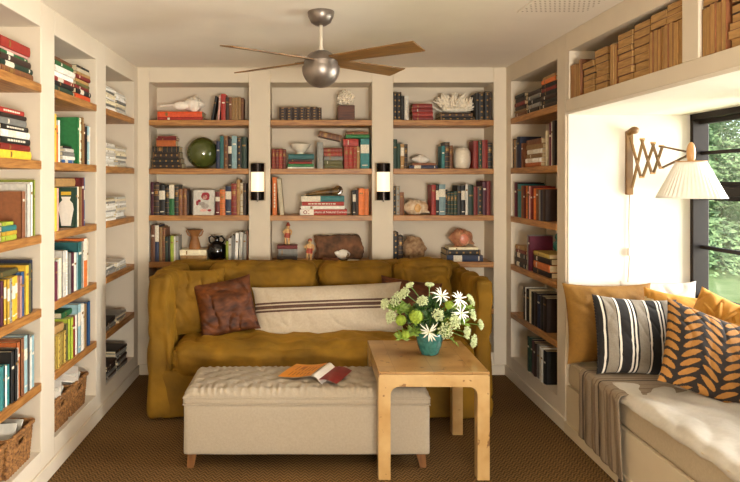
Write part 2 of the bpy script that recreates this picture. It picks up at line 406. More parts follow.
def label_books():
    for s in SHELVES:
        cnt = {}
        for it in s.items: cnt.setdefault((it['desc'], it['lying']), []).append(it)
        for it in s.items:
            o = it['o']; o['group'] = it['desc'].split()[-1]+'s '+('in' if 'niche' in s.phrase else 'on')+' the '+s.phrase
            if it.get('label'): o['label'] = it['label']; continue
            same = cnt[(it['desc'], it['lying'])]; same = sorted(same, key=lambda q: q['u'])
            if it['lying']:
                n_ = sum(1 for q in s.items if q['pile'] == it['pile'])
                pos = 'alone' if n_ == 1 else 'bottom' if it['idx'] == 0 else 'topmost' if it['idx'] == n_-1 else ORD[it['idx']]+' up'
                stk = 'stack' if s.piles == 1 else ORD[it['pile']-1]+' stack'
                o['label'] = ('%s lying on %s' % (it['desc'], s.phrase)) if n_ == 1 and len(same) == 1 else '%s %s in %s, %s' % (it['desc'], pos, stk, s.phrase)
            elif it['face']: o['label'] = '%s shown cover-out on %s' % (it['desc'], s.phrase)
            elif len(same) == 1: o['label'] = 'only upright %s on %s' % (it['desc'], s.phrase)
            else: o['label'] = '%s upright %s from left, %s' % (ORD[same.index(it)], it['desc'], s.phrase)
SB = [[mk_shelf('%s shelf of back %s alcove' % (TOP[i], n_), (a, YB, LEV[i]), 0, b-a) for i in range(5)] for (a, b), n_ in zip(ALC, ('left', 'middle', 'right'))]
SL = [[mk_shelf('%s shelf, %s left-wall bookcase' % (TOP[i], n_), (XL, a, LEV[i]), PI/2, b-a) for i in range(6)] for (a, b), n_ in zip(UL, ('nearest', 'middle', 'far'))]
SR = [mk_shelf('%s shelf of right-wall bookcase' % TOP[i], (XR, RU[1], LEV[i]), -PI/2, RU[1]-RU[0]) for i in range(6)]
SU = [mk_shelf('high niche above the scissor lamp', (XR, 3.96, 2.10), -PI/2, 1.185), mk_shelf('high niche nearer the camera', (XR, 2.66, 2.10), -PI/2, 1.1)]
L_ = lambda s, o: next(i for i in s.items if i['o'] == o)

# back wall, first alcove
s1, s2, s3, s4 = SB[0][:4]
pile(s1, .065, 'rd28x372 vo45x368', yaw=.01)
row(s1, .505, 'bk18x200/10 pk16x210/4 rd38x216 dk26x192 br24x190 tn25x188 tn27x188 tn24x190 br22x186')
zt = pile(s2, .012, 'dk+42x250 bk+44x245 dk+50x222 bk*48x215', yaw=.02); pile(s2, .055, 'or50x160 dr20x168 rd14x150', z=zt, new=False, yaw=.03)
row(s2, .549, 'nv30x229 tl31x266 br+37x268 bk=30x247 lb42x272 bk+38x260 dg42x260')
row(s3, .010, 'mr24x270 dk*46x262 bk=48x250 bk*34x235 gn%42x249 bk*35x249 br*32x218 br*35x218 dk14x205')
FB = face_book(s3, .350, 'wh', .180, .208, .022, .03)
row(s3, .541, 'dr=38x190 or*44x212 nv=50x239 rd*44x260 tn28x292 cr*26x264 dk24x262')
row(s4, .012, 'br34x300 nv%32x300 tn26x285 br*24x280 dg22x206 bk20x206 lg28x212 wh16x206 gy24x215')
pile(s4, .246, 'tn50x216 cr46x220', yaw=.02)
row(s4, .628, 'lg22x170 wh24x190 gy26x215 wh26x235/2 wh26x240/2 gy28x230 br14x255')
# second alcove
s1, s2, s3, s4 = SB[1][:4]
row(s1, .072, 'dk+56x110 dk+52x110 dk+54x110 dk+52x110 dk+50x110 dk+52x110 dk+34x106')
row(s2, .011, 'rd*28x160 dr*30x160 rd*30x160 dr*28x160')
pile(s2, .140, 'wh14x220 gn26x216 rd17x190 dk20x200 tl43x212')
row(s2, .385, 'gy50x220'); pile(s2, .442, 'og34x152 og34x150 gy34x154 rd*34x150 rd*34x152', yaw=.01)
s2.piles += 1; put_book(s2, 'br', '*', .048, .19, .395, .03, .268, lying=True, pile=s2.piles, tip=.22)
row(s2, .606, 'rd*38x186 rd*36x186 rd+30x186 tn26x186'); pile(s2, .600, 'rd58x125', z=.188, yaw=.01); row(s2, .742, 'tl=72x244')
pile(s2, .62, 'gn30x195 br24x180', z=.252, yaw=.01)
row(s3, .016, 'or|36x312 cr34x300/-5')
pile(s3, .236, 'rd48x390 wh29x362 rd|33x345 tl%47x358', yaw=.012); CURI = s3.items[-4]
row(s3, .676, 'bk=26x205 dk24x205 or44x218 or40x216')
pile(s4, .056, 'dk44x165 gy60x160 dr28x168', yaw=.02)
# third alcove
s1, s2, s3, s4 = SB[2][:4]
row(s1, .003, 'bk+32x232 bk+36x235 bk26x200 wh|34x205'); pile(s1, .160, 'dr34x170 rd34x168 dr34x171 rd35x162', yaw=.02)
pile(s1, .386, 'bk+28x286 dk+36x270', yaw=.01); row(s1, .682, 'bk26x225 bk+50x235 bk+38x235 dk20x235')
row(s2, .003, 'dg34x240 dg26x205 tn=30x200 dk*30x205'); pile(s2, .142, 'nv=28x238 br18x195')
row(s2, .400, 'tl28x190 dk*40x222 br*26x190'); row(s2, .664, 'rd40x230 dg+30x232 rd46x235 bk*36x215')
row(s3, .003, 'bk+24x240 gy+30x240 br36x190')
row(s3, .318, 'rd36x248 bk=26x248 lb=54x255 bk*16x210 dg*26x195 dg*28x195 dg*26x195 bk34x245 bk=34x245 wh22x258 dg44x248 dr32x235 bk+44x240 mr34x280 dr32x280')
row(s4, .003, 'bk+42x245 dk*40x210'); pile(s4, .436, 'nv=52x300 bk+44x280 cr22x240', yaw=.03)
# left wall, nearest bookcase
s = SL[0]; V = .006
pile(s[0], .285, 'br*32x330 dg=26x324 dk30x300 gn=16x292 pk12x290 rd48x296', v=V, left=True)
pile(s[1], .275, 'yl41x326 rd30x318 bk|30x306 wh=33x302 bk|25x288 gy32x272 dk20x262 rd|25x254', v=V, left=True, yaw=.02)
pile(s[2], .285, 'lg24x150 yl20x142 tl26x135 lg18x110', v=V)
row(s[2], .495, 'br28x225 br20x225 wh32x262 gy18x262 wh34x275 lg16x285', v=V)
row(s[3], .28, 'mr26x205 yl=24x205 yl=22x205 gy+26x205 yl=40x205 yl=40x208 pk28x200 bl40x215 yl36x240 og30x250 nv36x265', v=V)
pile(s[3], .27, 'og28x225', v=.03, z=.211, yaw=.01)
row(s[4], .272, 'tl30x200 tl26x200 wh18x190 tl28x185 bk34x240 bk26x250 wh16x245 or30x270 br36x275 lb=40x280 gy16x275 wh34x262 lb32x262', v=V)
# left wall, middle bookcase
s = SL[1]
pile(s[0], .02, 'dg34x312 bk26x300 rd=24x312 wh26x300 wh34x290 gn26x282 br24x272', v=V); pile(s[0], .36, 'vo34x262 bk=30x256 dr22x242 og20x236 tn20x230 dr24x232 tn18x216 cr24x228 bk16x210', v=V)
row(s[1], .01, 'yl28x265 or34x205 wh32x240', v=V); pile(s[1], .17, 'bl=20x180 wh22x175 gy24x168 wh20x145 bk14x132', v=.01)
row(s[1], .387, 'gn34x285 cr+38x285 tn28x292 br32x255 bk20x240 lb=38x245 wh18x240', v=V)
row(s[2], .015, 'yl42x240 dk14x210 pk24x240', v=V); row(s[2], .325, 'dg32x243 wh30x243 cr26x243 tn24x244 dr46x300 bl=40x300', v=V)
VASEBOOK = s[2].items[-6]['o']; pile(s[2], .02, 'tn48x400', v=.03, z=.2465, yaw=.005)
row(s[3], .015, 'mr40x215 wh44x220 cr=40x225 wh=50x260 wh|44x260 gy26x240 bk20x235 mr48x240 wh44x230 lb20x225 tl66x290 wh18x285 or%60x300 cr44x290', v=V)
row(s[4], .02, 'mu+36x185 mu+36x185 mu+36x185 mu+36x185 mu+36x185 og28x215 lg34x240 lg32x240 rd46x236 wh40x240 lb=50x292 wh44x292 cr36x280 tn44x270 bl46x275', v=V)
pile(s[4], .025, 'tn44x172', v=.02, z=.188, yaw=.01); pile(s[4], .215, 'gn34x155', v=.03, z=.2440, yaw=.01)
# left wall, far bookcase: piles of pale magazines
s = SL[2]
mg = lambda n_, a=13, keys=('wh', 'cr', 'wh', 'gy', 'wh', 'cr'): ' '.join('%s%dx%d' % (rnd.choice(keys), rnd.choice((a, a+3, a-2)), rnd.randrange(222, 242)) for _ in range(n_))
K = dict(v=V, kind='magazine', yaw=.07)
pile(s[0], .02, mg(11, 16), **K); pile(s[0], .29, mg(10, 16), **K)
pile(s[1], .02, mg(10, 16), **K); pile(s[1], .29, mg(9, 16), **K)
pile(s[2], .02, mg(10, 15), **K); pile(s[2], .29, mg(10, 15), **K)
pile(s[3], .04, mg(4, 15, ('gy', 'wh', 'dk')), **K); pile(s[3], .29, mg(4, 15, ('gy', 'wh', 'cr')), **K)
pile(s[4], .04, mg(4, 15, ('gy', 'dk')), **K); pile(s[4], .30, mg(4, 15, ('gy', 'cr')), **K)
pile(s[5], .04, mg(6, 20, ('dk', 'gy')), **K); pile(s[5], .32, mg(7, 20, ('dk', 'gy')), **K)
# right wall bookcase
s = SR
pile(s[0], .05, 'br34x250 tn16x240 dk32x236 dr30x232 dk32x220 bk28x212', v=V); pile(s[0], .35, 'dk32x240 gy30x240 bk32x245 gy30x235 dk32x236', v=V); pile(s[0], .62, 'dk30x262 bk28x258 dk30x260 bk28x255 dr26x256 bk28x250 or30x246 tn20x230', v=V)
row(s[1], .03, 'bk+30x230 tn44x225 gy20x220 nv70x240 br44x190', v=V); pile(s[1], .30, 'or32x320 wh=32x300 tn32x310 wh=32x300 tn36x300 br38x310', v=V); row(s[1], .69, 'cr34x240 _30 mr44x296 wh32x300 dk46x296', v=V)
row(s[2], .05, 'mr56x270 bk34x265 tl84x255 br44x245 dr44x245 or*40x245 dk34x245 pk34x240 dr48x240 or48x225 br46x222 gy44x220 nv50x220 dk54x225', v=V)
pile(s[3], .05, 'bk=36x250 dk32x250 bk=38x244 dr26x240 tn30x226', v=V); row(s[3], .325, 'gy34x262 mr36x256', v=V); pile(s[3], .45, 'dk38x330 or50x320 dk42x300 mu30x285', v=V)
row(s[4], .25, 'dk46x240 wh20x250 bk64x240 cr44x245 bk52x240 dk60x240 nv56x235 bk60x240 dk60x238', v=V)
row(s[5], .36, 'dg44x250 dg40x245 mr44x240 dk40x240 gy48x240 wh44x232 wh36x228 bk50x230', v=V)
# paperbacks with their pages turned out, in the two high niches
P = dict(kind='paperback', rev=True, v=.01)
row(SU[0], .004, 'br24x205 br24x203 tn22x206 br24x204 tn24x200 br26x218', **P)
def pb(n_, a, L): return ' '.join('%s%dx%d' % (rnd.choice(('br', 'tn', 'dk')), a+rnd.choice((-3, 0, 3)), L-rnd.randrange(0, 10)) for _ in range(n_))
PP = dict(kind='paperback', rev=True, v=.008, yaw=.02)
pile(SU[0], .165, pb(5, 37, 150), **PP); pile(SU[0], .33, pb(6, 37, 150), **PP)
row(SU[0], .495, 'br30x220 tn32x222 br30x218', **P)
pile(SU[0], .592, pb(7, 37, 152), **PP); pile(SU[0], .752, pb(7, 38, 150), **PP)
row(SU[0], .908, 'br32x200 tn32x202 br30x200 tn34x202 br34x201 br34x202 tn32x200 br34x202', **P)
pile(SU[0], .91, 'br34x130 tn36x128', z=.2055, new=True, **PP); pile(SU[0], 1.045, 'tn30x130 br28x128 tn26x126', z=.2055, **PP)
row(SU[1], .004, 'br34x205 tn30x204 br34x206 tn34x204 br32x206', **P); pile(SU[1], .012, 'br32x150 tn34x148', z=.209, **PP)
pile(SU[1], .18, pb(5, 34, 152), **PP); row(SU[1], .19, 'br40x110 tn40x108 br40x110', z=.176, **P)
# ------------------------------------------------------------------ small marks on two covers and one spine
def spine_text(o, txt, size, x, z, colr, name='spine_title'):
    c = bpy.data.curves.new(name, 'FONT'); c.body = txt; c.size = size; c.extrude = .0004; c.align_x = 'CENTER'; c.align_y = 'CENTER'
    tmp = bpy.data.objects.new('lettering', c); COL.objects.link(tmp); dg = bpy.context.evaluated_depsgraph_get()
    me = bpy.data.meshes.new_from_object(tmp.evaluated_get(dg)); bpy.data.objects.remove(tmp); me.materials.clear(); me.materials.append(colr)
    t = bpy.data.objects.new(name, me); COL.objects.link(t); t.parent = o
    t.matrix_local = Matrix.Translation((x, -.0011, z)) @ Matrix.Rotation(PI/2, 4, 'X') @ Matrix.Rotation(-PI/2, 4, 'Z'); return t
WPRINT = mat('white_print', 'EFE8DA', .7, .04, 60); RPRINT = mat('red_print', '9A2B22', .7, .1, 60)
# the lying book's spine: length runs along local z, thickness along x; its left third is white with a red roundel
o = CURI['o']
MB().box((.0005, -.0012, .275), (.047, .0, .389)).build('spine_label', WPRINT, o, smooth=0)
t = spine_text(o, 'Culture of Natural Curiosities', .026, .024, .132, WPRINT)
m = MB(); m.tube([(.024+.013*math.cos(a*PI/8), -.0014, .345+.013*math.sin(a*PI/8)) for a in range(17)], .0028, 5)
m.box((.010, -.0022, .310), (.014, -.0012, .326)); m.box((.034, -.0022, .310), (.038, -.0012, .326)); m.build('roundel', RPRINT, o)
# cover drawing: a plain red swirl of figures on the face-out white book (cover plane is local x = 0)
m = MB()
def blob(cy, cz, ry, rz, seed, mi):
    m.prism([((cy+ry*math.cos(a*PI/9)*(1+.25*nz((math.cos(a*PI/9), math.sin(a*PI/9), seed), 1.5))), (cz+rz*math.sin(a*PI/9)*(1+.25*nz((math.cos(a*PI/9), seed, math.sin(a*PI/9)), 1.5)))) for a in range(18)], 0, .0008, mi, Matrix(((0, 0, 1, .0214), (1, 0, 0, 0), (0, 1, 0, 0), (0, 0, 0, 1))))
blob(.105, .155, .036, .034, 1, 0); blob(.100, .150, .020, .020, 2, 1)
blob(.07, .095, .034, .016, 3, 2); blob(.055, .118, .014, .012, 4, 0); blob(.04, .100, .012, .020, 5, 0); blob(.10, .075, .03, .026, 6, 2); blob(.09, .04, .03, .012, 7, 1); blob(.14, .04, .016, .01, 8, 0)
m.build('cover_drawing', [mat('drawing_red', '9C2A33', .7, .2, 60), mat('drawing_pink', 'D8A79A', .7, .1, 60), mat('drawing_grey', 'A79F96', .7, .2, 60)], FB, smooth=0)
L_(SB[0][2], FB)['label'] = 'white book with red drawing shown cover-out, third shelf of back left alcove'
# white vase printed on the green book's side
Mx = Matrix(((0, 0, -1, 0), (0, 0, 0, 0), (0, 1, 0, 0), (0, 0, 0, 1))); Mx[1][0] = 1
m = MB(); prof = [(0, .01), (.028, .01), (.036, .06), (.046, .11), (.04, .145), (.022, .165), (.03, .185)]
m.prism([(.06+a, b) for a, b in prof[1:]]+[(.06-a, b) for a, b in prof[:0:-1]], .0, .0008, 0, Mx)
m.prism([(.03, .195), (.09, .195), (.09, .215), (.03, .215)], 0, .0008, 1, Mx)
m.build('cover_picture', [WPRINT, cover('yl', 0)], VASEBOOK, smooth=0)

# ------------------------------------------------------------------ ornaments
def bx(alc, lev, u, z=0, v=.11): return (ALC[alc][0]+u, YB+v, LEV[lev]+z)
SHELLW = mat('shell_white', 'F0E8DA', .45, .08, 25, bump=.15, bscale=60); SHELLC = mat('shell_tan_mottled', 'E8D8BC', .4, two='C29A70', scale=26, bump=.1)
SHELLP = mat('shell_pink_mouth', 'D88A70', .3, .12, 30); SHELLB = mat('shell_brown_pink', 'C99A72', .45, two='9C5238', scale=18, bump=.2)
def conch(name, label, loc, L, W, matl, inner, turns=4.2, spikes=7, flip=1, siph=.35, rot=(0, 0, 0)):
    t = thing(name, label, 'shell', loc, rot=rot)
    R0 = W/2; xs_ = L*(1-siph)*.42; cz = R0*.93          # shoulder position, axis height
    def rad(x, th):                       # x from 0 (spire tip) to L (tip of the canal)
        u = x/L; long_ = siph > .3; us = .17 if long_ else .40*(1-siph)+.06
        if u < us:
            k = u/us; w_ = 3.4*k-th/(2*PI); saw = w_-math.floor(w_); r = R0*(.05+.83*k**(.8 if long_ else .62))*(.88+.17*saw)
        else:
            k = (u-us)/(1-us)
            if long_: q = min(1, max(0, (k-.12)/.42)); r = R0*(.94-.80*q*q*(3-2*q))*(1-.55*max(0, k-.5))
            else: r = R0*(.90+.10*math.sin(min(1, k*2.5)*PI))*max(0, 1-k**2.6)**.75+R0*.09*(1-k*.6)*min(1, k*6)
        sh = math.exp(-((u-us-.03)/.07)**2); r *= 1+(.30 if siph > .3 else .16)*sh*max(0, math.cos(th*spikes/2.0))**6 if spikes else 1
        if us-.12 < u < us+.55 and not long_: r *= 1+.30*math.exp(-((th-4.35)/.45)**2)*math.sin((u-us+.12)/.67*PI)
        return max(r, .0015)*(1+.025*math.sin(u*70))
    m = MB(); m.grid(lambda a, b: (flip*(L*.5-a*L), rad(a*L, b*2*PI)*math.cos(b*2*PI), cz*(1-.35*max(0, a-.55))+rad(a*L, b*2*PI)*math.sin(b*2*PI)*.92), 90, 54, closeu=False)
    m.build('shell_body', matl, t, merge=True, smooth=70)
    li = MB(); li.ball((flip*(L*.5-L*(.40*(1-siph)+.28)), -R0*.62, cz*.78), 1, 20, 0, (L*.17, R0*.30, R0*.48)); li.build('aperture', inner, t)
    return t
conch('conch_shell', 'long white spiny sea shell lying on the red-orange books, top of back left alcove', bx(0, 0, .255, .0735), .375, .145, SHELLW, SHELLW, 4.4, 9, 1, .42)
def helmet_shell(label, loc, L, H, matl, inner, mouth, knobs, rotz=0):
    # spire towards -x, canal towards +x, mouth facing the room (-y)
    t = thing('conch_shell', label, 'shell', loc, rot=(0, 0, rotz)); m = MB(); c = H*.50
    def body(d):
        th = math.atan2(d.z, d.y); k = 1+.05*math.sin(d.x*16)
        k *= 1+.16*max(0, math.cos(th*knobs/2))**6*math.exp(-((d.x+.45)/.25)**2)
        return k*(1+.55*max(0, d.x)**3)*(1+.14*max(0, -d.y)*max(0, d.z+.2))
    m.ball((0, 0, c), 1, 44, 0, (L*.30, H*.42, H*.50), body)
    prof = [(0, L*.24)]
    for w_ in range(5): r0 = H*.40*(w_/5.0); r1 = H*.40*((w_+1)/5.0); prof += [(max(.002, r0*.94+.003), L*.24*(1-w_/5.0)-.002), (r1, L*.24*(1-(w_+.75)/5.0))]
    n = 30; vs = []
    for r, z in prof:
        for q in range(n):
            a = 2*PI*q/n; rr = r*(1+.10*max(0, math.cos(a*knobs/2))**4); vs.append((-L*.20-z, rr*math.cos(a), c+rr*math.sin(a)))
    m.add(vs, [(p*n+q, p*n+(q+1) % n, (p+1)*n+(q+1) % n, (p+1)*n+q) for p in range(len(prof)-1) for q in range(n)])
    m.tube([(L*.22, -H*.05, c*.80), (L*.38, -H*.10, c*.50), (L*.50, -H*.12, c*.28)], [H*.22, H*.13, H*.05], 12)
    m.build('shell_body', matl, t, smooth=70)
    lip = MB(); lip.tube([(L*mouth*.95*math.cos(a)+L*.08, -H*.40-.004, c*.92+H*.33*math.sin(a)-L*.0*math.cos(a)) for a in [k*PI/12 for k in range(25)]], H*.05, 8); lip.build('lip', matl, t)
    li = MB(); li.ball((L*.08, -H*.36, c*.92), 1, 22, 0, (L*mouth, H*.12, H*.34)); li.build('aperture', inner, t)
helmet_shell('tan and white conch shell on the third shelf of back right alcove', bx(2, 2, .185, 0, .085), .255, .125, SHELLC, mat('shell_tan_mouth', 'C79A5C', .4, .15, 30), .13, 9)
helmet_shell('large pink-mouthed conch on stacked books beside the sofa arm, back right alcove', bx(2, 3, .575, .118), .225, .145, SHELLB, SHELLP, .20, 8)
conch('small_shell', 'small pale shell on two flat books, second shelf of back right alcove', bx(2, 1, .245, .046), .15, .075, SHELLW, SHELLW, 3.6, 6, -1, .25)
# glass ball, bowl, pots
GG = mat('green_glass', '4A5424', .08, .15, 8, coat=.8, spec=.8)
g = thing('glass_ball', 'large olive green glass ball on the second shelf of back left alcove', 'ornament', bx(0, 1, .420, 0, .135))
MB().ball((0, 0, .134), .134, 40).build('sphere', GG, g); MB().lathe([(.018, .263), (.016, .2685), (0, .270)], 14).build('seal', GG, g)
def lathe_thing(name, label, cat, loc, prof, m, part='vessel', fn=None, n=32):
    t = thing(name, label, cat, loc); MB().lathe(prof, n, fn=fn).build(part, m, t, smooth=60); return t
BOWLW = mat('bowl_glaze', 'E8E0CF', .3, .03, 20)
lathe_thing('bowl', 'white footed bowl on the teal topped stack, back middle alcove', 'bowl', bx(1, 1, .247, .1245), [(.032, 0), (.028, .012), (.04, .022), (.07, .05), (.086, .082), (.083, .082), (.066, .054), (.03, .026), (0, .022)], BOWLW, 'bowl_body')
lathe_thing('ceramic_pot', 'rounded white ceramic pot on the second shelf of back right alcove', 'pot', bx(2, 1, .587, 0, .10), [(.048, 0), (.062, .012), (.071, .05), (.072, .10), (.069, .14), (.055, .163), (.046, .168), (.046, .174), (.04, .174), (.04, .16), (0, .155)], mat('crackle_white', 'DDD2BD', .35, .06, 60, bump=.1), 'pot_body')
COP = mat('brown_urn_clay', '9A6636', .5, .25, 16, bump=.2)
u_ = thing('urn', 'small brown two-handled urn on flat books, fourth shelf of back left alcove', 'urn', bx(0, 3, .356, .0955))
MB().lathe([(.046, 0), (.05, .02), (.044, .05), (.034, .085), (.03, .1), (.04, .125), (.056, .148), (.06, .16), (.054, .16), (.04, .135), (0, .11)], 24).build('urn_body', COP, u_, smooth=60)
for s in (-1, 1): MB().tube([(s*.05, 0, .150), (s*.064, 0, .165), (s*.070, 0, .150), (s*.058, 0, .120), (s*.036, 0, .105)], .006, 8).build('handle', COP, u_)
BLK = mat('black_glaze', '0B090B', .12, .1, 10, coat=.6)
j_ = thing('jug', 'glossy black round jug with loop handle, fourth shelf of back left alcove', 'jug', bx(0, 3, .545, 0, .09))
MB().lathe([(.05, 0), (.075, .03), (.084, .08), (.076, .125), (.05, .155), (.022, .168), (.02, .195), (.026, .205), (.018, .205), (.014, .17), (0, .16)], 32).build('jug_body', BLK, j_, smooth=60)
MB().tube([(-.02, 0, .19), (-.045, 0, .21), (-.066, 0, .19), (-.060, 0, .155), (-.05, 0, .145)], .008, 8).build('handle', BLK, j_); MB().tube([(.05, 0, .15), (.062, 0, .178), (.04, 0, .205), (.02, 0, .196)], .008, 8).build('handle', BLK, j_)
TG = mat('teal_gourd_glaze', '2E6F66', .25, .2, 20)
lathe_thing('gourd_vase', 'small teal gourd-shaped vase on books, fourth shelf of right-wall bookcase', 'vase', (XR+.11, RU[1]-.70, LEV[3]+.1805), [(.03, 0), (.046, .025), (.042, .055), (.024, .072), (.032, .09), (.03, .11), (.016, .124), (.013, .138), (0, .138)], TG)
# wooden block and brain coral tuft
CORW = mat('coral_white', 'EAE0CC', .8, .18, 50, bump=.2)
MB_ = mat('block_wood', '6B3A22', .55, two='3C1D10', scale=9, stretch=(1, 1, 7), bump=.08)
tag(MB().box((-.069, -.069, 0), (.069, .069, .126)).build('wooden_block', MB_, loc=bx(1, 0, .626, 0, .10), bevel=.004), 'dark wooden block under the white coral ball, top of back middle alcove', 'block')
def coral_branch(m, p, d, r, L, depth, flat=1, seed=[0]):
    seed[0] += 1; pts = [p]; q = Vector(p); d = Vector(d).normalized()
    for i in range(3):
        d = (d+Vector((rnd.uniform(-.25, .25), rnd.uniform(-.25, .25)*flat, rnd.uniform(-.1, .25)))).normalized(); q = q+d*L/3; pts.append(q.copy())
    m.tube(pts, [r, r*.92, r*.82, r*.6], 6)
    if depth: 
        for k in range(rnd.choice((2, 2, 3))):
            dd = (d+Vector((rnd.uniform(-.9, .9), rnd.uniform(-.8, .8)*flat, rnd.uniform(-.3, .5)))).normalized(); coral_branch(m, pts[rnd.choice((2, 3))], dd, r*.8, L*.72, depth-1, flat)
c = MB()
for i in range(120):
    z = 1-2*(i+.5)/120; a = i*2.39996; d = Vector((math.sqrt(1-z*z)*math.cos(a), math.sqrt(1-z*z)*math.sin(a), z))
    if d.z < -.75: continue
    p = d*.035; q = d*rnd.uniform(.064, .080); c.tube([p, (p+q)/2+Vector((rnd.uniform(-.01, .01), rnd.uniform(-.01, .01), rnd.uniform(-.01, .01))), q], [.012, .010, .006], 6)
c.ball((0, 0, 0), .048, 14)
tag(c.build('coral_ball', CORW, loc=bx(1, 0, .626, .188, .10)), 'white knobbly coral ball standing on the dark wooden block', 'coral')
c = MB()
for i in range(46):
    f = (i+.5)/46; th = PI*(.03+.94*((i*.618) % 1)); dy = rnd.uniform(-.6, .6); rr = rnd.uniform(.35, 1.0)
    d = Vector((math.cos(th)*1.25, dy*.8, math.sin(th)*.95+.1)); coral_branch(c, (d.x*.07*rr, d.y*.04, .012+d.z*.02), d, .0105, .075+.02*rr, 1, .8)
c.ball((0, 0, .03), .03, 14, 0, (3.6, 1.8, 1.0))
tag(c.build('branch_coral', CORW, loc=bx(2, 0, .525, .0645, .11)), 'wide branching white coral on two ornamented books, top of back right alcove', 'coral')
c = MB().ball((0, 0, .10), .10, 40, 0, (.92, .7, 1.0), fn=lambda d: 1+.22*nz(d, 2.2, 4)+.14*abs(nz(d, 6, 8))+.07*nz(d, 14, 3))
tag(c.build('rough_coral', mat('rough_coral', 'B79873', .85, two='7E5C40', scale=28, bump=.5, bscale=40), loc=bx(2, 3, .185, 0, .10)), 'rough tan coral rock beside dark books, fourth shelf of back right alcove', 'coral')
# horn on the stacked books
hn = thing('horn', 'curved dark horn resting on the stacked books, third shelf of back middle alcove', 'horn', bx(1, 2, .425, .158, .085))
pts = [(-.135+.27*k/10, 0, .010+.010*math.sin(k/10*PI)+.028*(k/10)**2) for k in range(11)]
HORN = mat('horn', '3A2A18', .25, two='8C6A38', scale=7, stretch=(3, 1, 1), coat=.3)
MB().tube(pts, [.010+.020*(k/10)**.8 for k in range(11)], 12).build('horn_body', HORN, hn)
MB().tube([(.135+.026*math.cos(a), 0, .045+.026*math.sin(a)) for a in [k*PI/8 for k in range(17)]], .015, 8).build('horn_curl', HORN, hn)
# two small carved figures, rough carved plank, pale shell and papers in the middle alcove
def carved_figure(label, loc, H, base, hat):
    t = thing('figurine', label, 'figurine', loc); s = H/.165
    CR = mat('figurine_cream', 'EBCB92', .5, two='C98A48', scale=40); RB = mat('figurine_red', 'A8442C', .55, .2, 40)
    m = MB(); lean = .008
    m.tube([(-.012*s, 0, 0), (-.013*s, -.002, .03*s), (-.009*s, 0, .066*s)], [.009*s, .0085*s, .012*s], 10); m.tube([(.013*s, -.006*s, 0), (.015*s, -.004*s, .03*s), (.009*s, 0, .066*s)], [.009*s, .0085*s, .012*s], 10)
    m.tube([(0, 0, .058*s), (lean*.3, 0, .076*s), (lean*.6, 0, .1*s), (lean, 0, .118*s), (lean, 0, .126*s)], [.02*s, .023*s, .021*s, .017*s, .007*s], 12)
    m.tube([(lean-.017*s, 0, .114*s), (-.034*s, -.006*s, .095*s), (-.018*s, -.022*s, .084*s)], [.0075*s, .007*s, .006*s], 8); m.tube([(lean+.017*s, 0, .114*s), (.036*s, -.004*s, .098*s), (.03*s, -.018*s, .074*s)], [.0075*s, .007*s, .006*s], 8)
    m.ball((lean, -.001, .138*s), .0145*s, 12, fn=lambda d: 1+.10*max(0, -d.y)*(abs(d.x) < .3)); m.build('body', CR, t)
    MB().tube([(0, 0, .05*s), (lean*.3, 0, .07*s), (lean*.5, 0, .088*s)], [.026*s, .0245*s, .0235*s], 12).build('tunic', RB, t)
    h_ = MB(); h_.lathe([(.022*s, 0), (.017*s, .004*s), (.013*s, .014*s), (.006*s, .027*s), (0, .03*s)] if hat else [(.0155*s, -.004*s), (.015*s, .006*s), (.008*s, .013*s), (0, .014*s)], 14, 0, (lean, .002, .145*s)); h_.build('hat' if hat else 'hair', RB, t)
    MB().lathe([(.026*s, 0), (.026*s, .006), (.022*s, .008)], 16).build('stand', mat('figurine_stand', '5A3A20', .6, .1, 40), t, loc=(0, 0, -.008))
carved_figure('small carved figure in a red hat on flat books, back middle alcove', bx(1, 3, .135, .140, .09), .172, 0, True)
carved_figure('bare-headed small carved figure beside the rough dark plank', bx(1, 3, .318, .008, .07), .185, 0, False)
PLK = mat('carved_bark', '84593A', .8, two='46301F', scale=14, bump=.6, bscale=30)
def plank(p, q, n_): 
    return p+n_*(.018*nz(p, 14, 2)+.009*nz(p, 40, 5))+Vector((.05*nz((p.z, p.y, 3), 14, 6), 0, 0))*abs(q.x)**3
m = soft_box(.385, .07, .206, .02, 30, extra=plank); tag(m.build('carved_plank', PLK, loc=bx(1, 3, .565, .103, .16)), 'rough carved dark wooden plank leaning at the back of middle alcove', 'carving')
m = MB().box((-.068, -.05, 0), (.068, .05, .026)); tag(m.build('small_box', mat('small_box_wood', '7A4526', .6, .15, 30), loc=bx(1, 3, .50, 0, .065), bevel=.003), 'flat brown box in front of the carved plank', 'box')
t = thing('small_shell', 'round pale shell in front of the carved plank', 'shell', bx(1, 3, .60, .012, .075), rot=(0, 0, .35))
m = MB(); m.ball((0, 0, .040), .046, 26, 0, (1.25, .8, .92), fn=lambda d: 1+.10*math.exp(-((d.z-.1)/.3)**2)*(d.x > 0)+.02*math.sin(d.x*22)); m.ball((-.048, 0, .052), .022, 16, 0, (1, .9, 1)); m.ball((-.066, 0, .058), .010, 10); m.build('shell_body', SHELLW, t)
MB().ball((.026, -.030, .036), .019, 14, 0, (1, .5, 1.15)).build('aperture', mat('shell_dark_hole', '8A7256', .6), t)
tag(MB().box((-.045, -.04, 0), (.045, .04, .012)).build('notepad', LABELC, loc=bx(1, 3, .685, 0, .06), rot=(0, 0, -.2)), 'small white pad beside the round shell, back middle alcove', 'notepad')
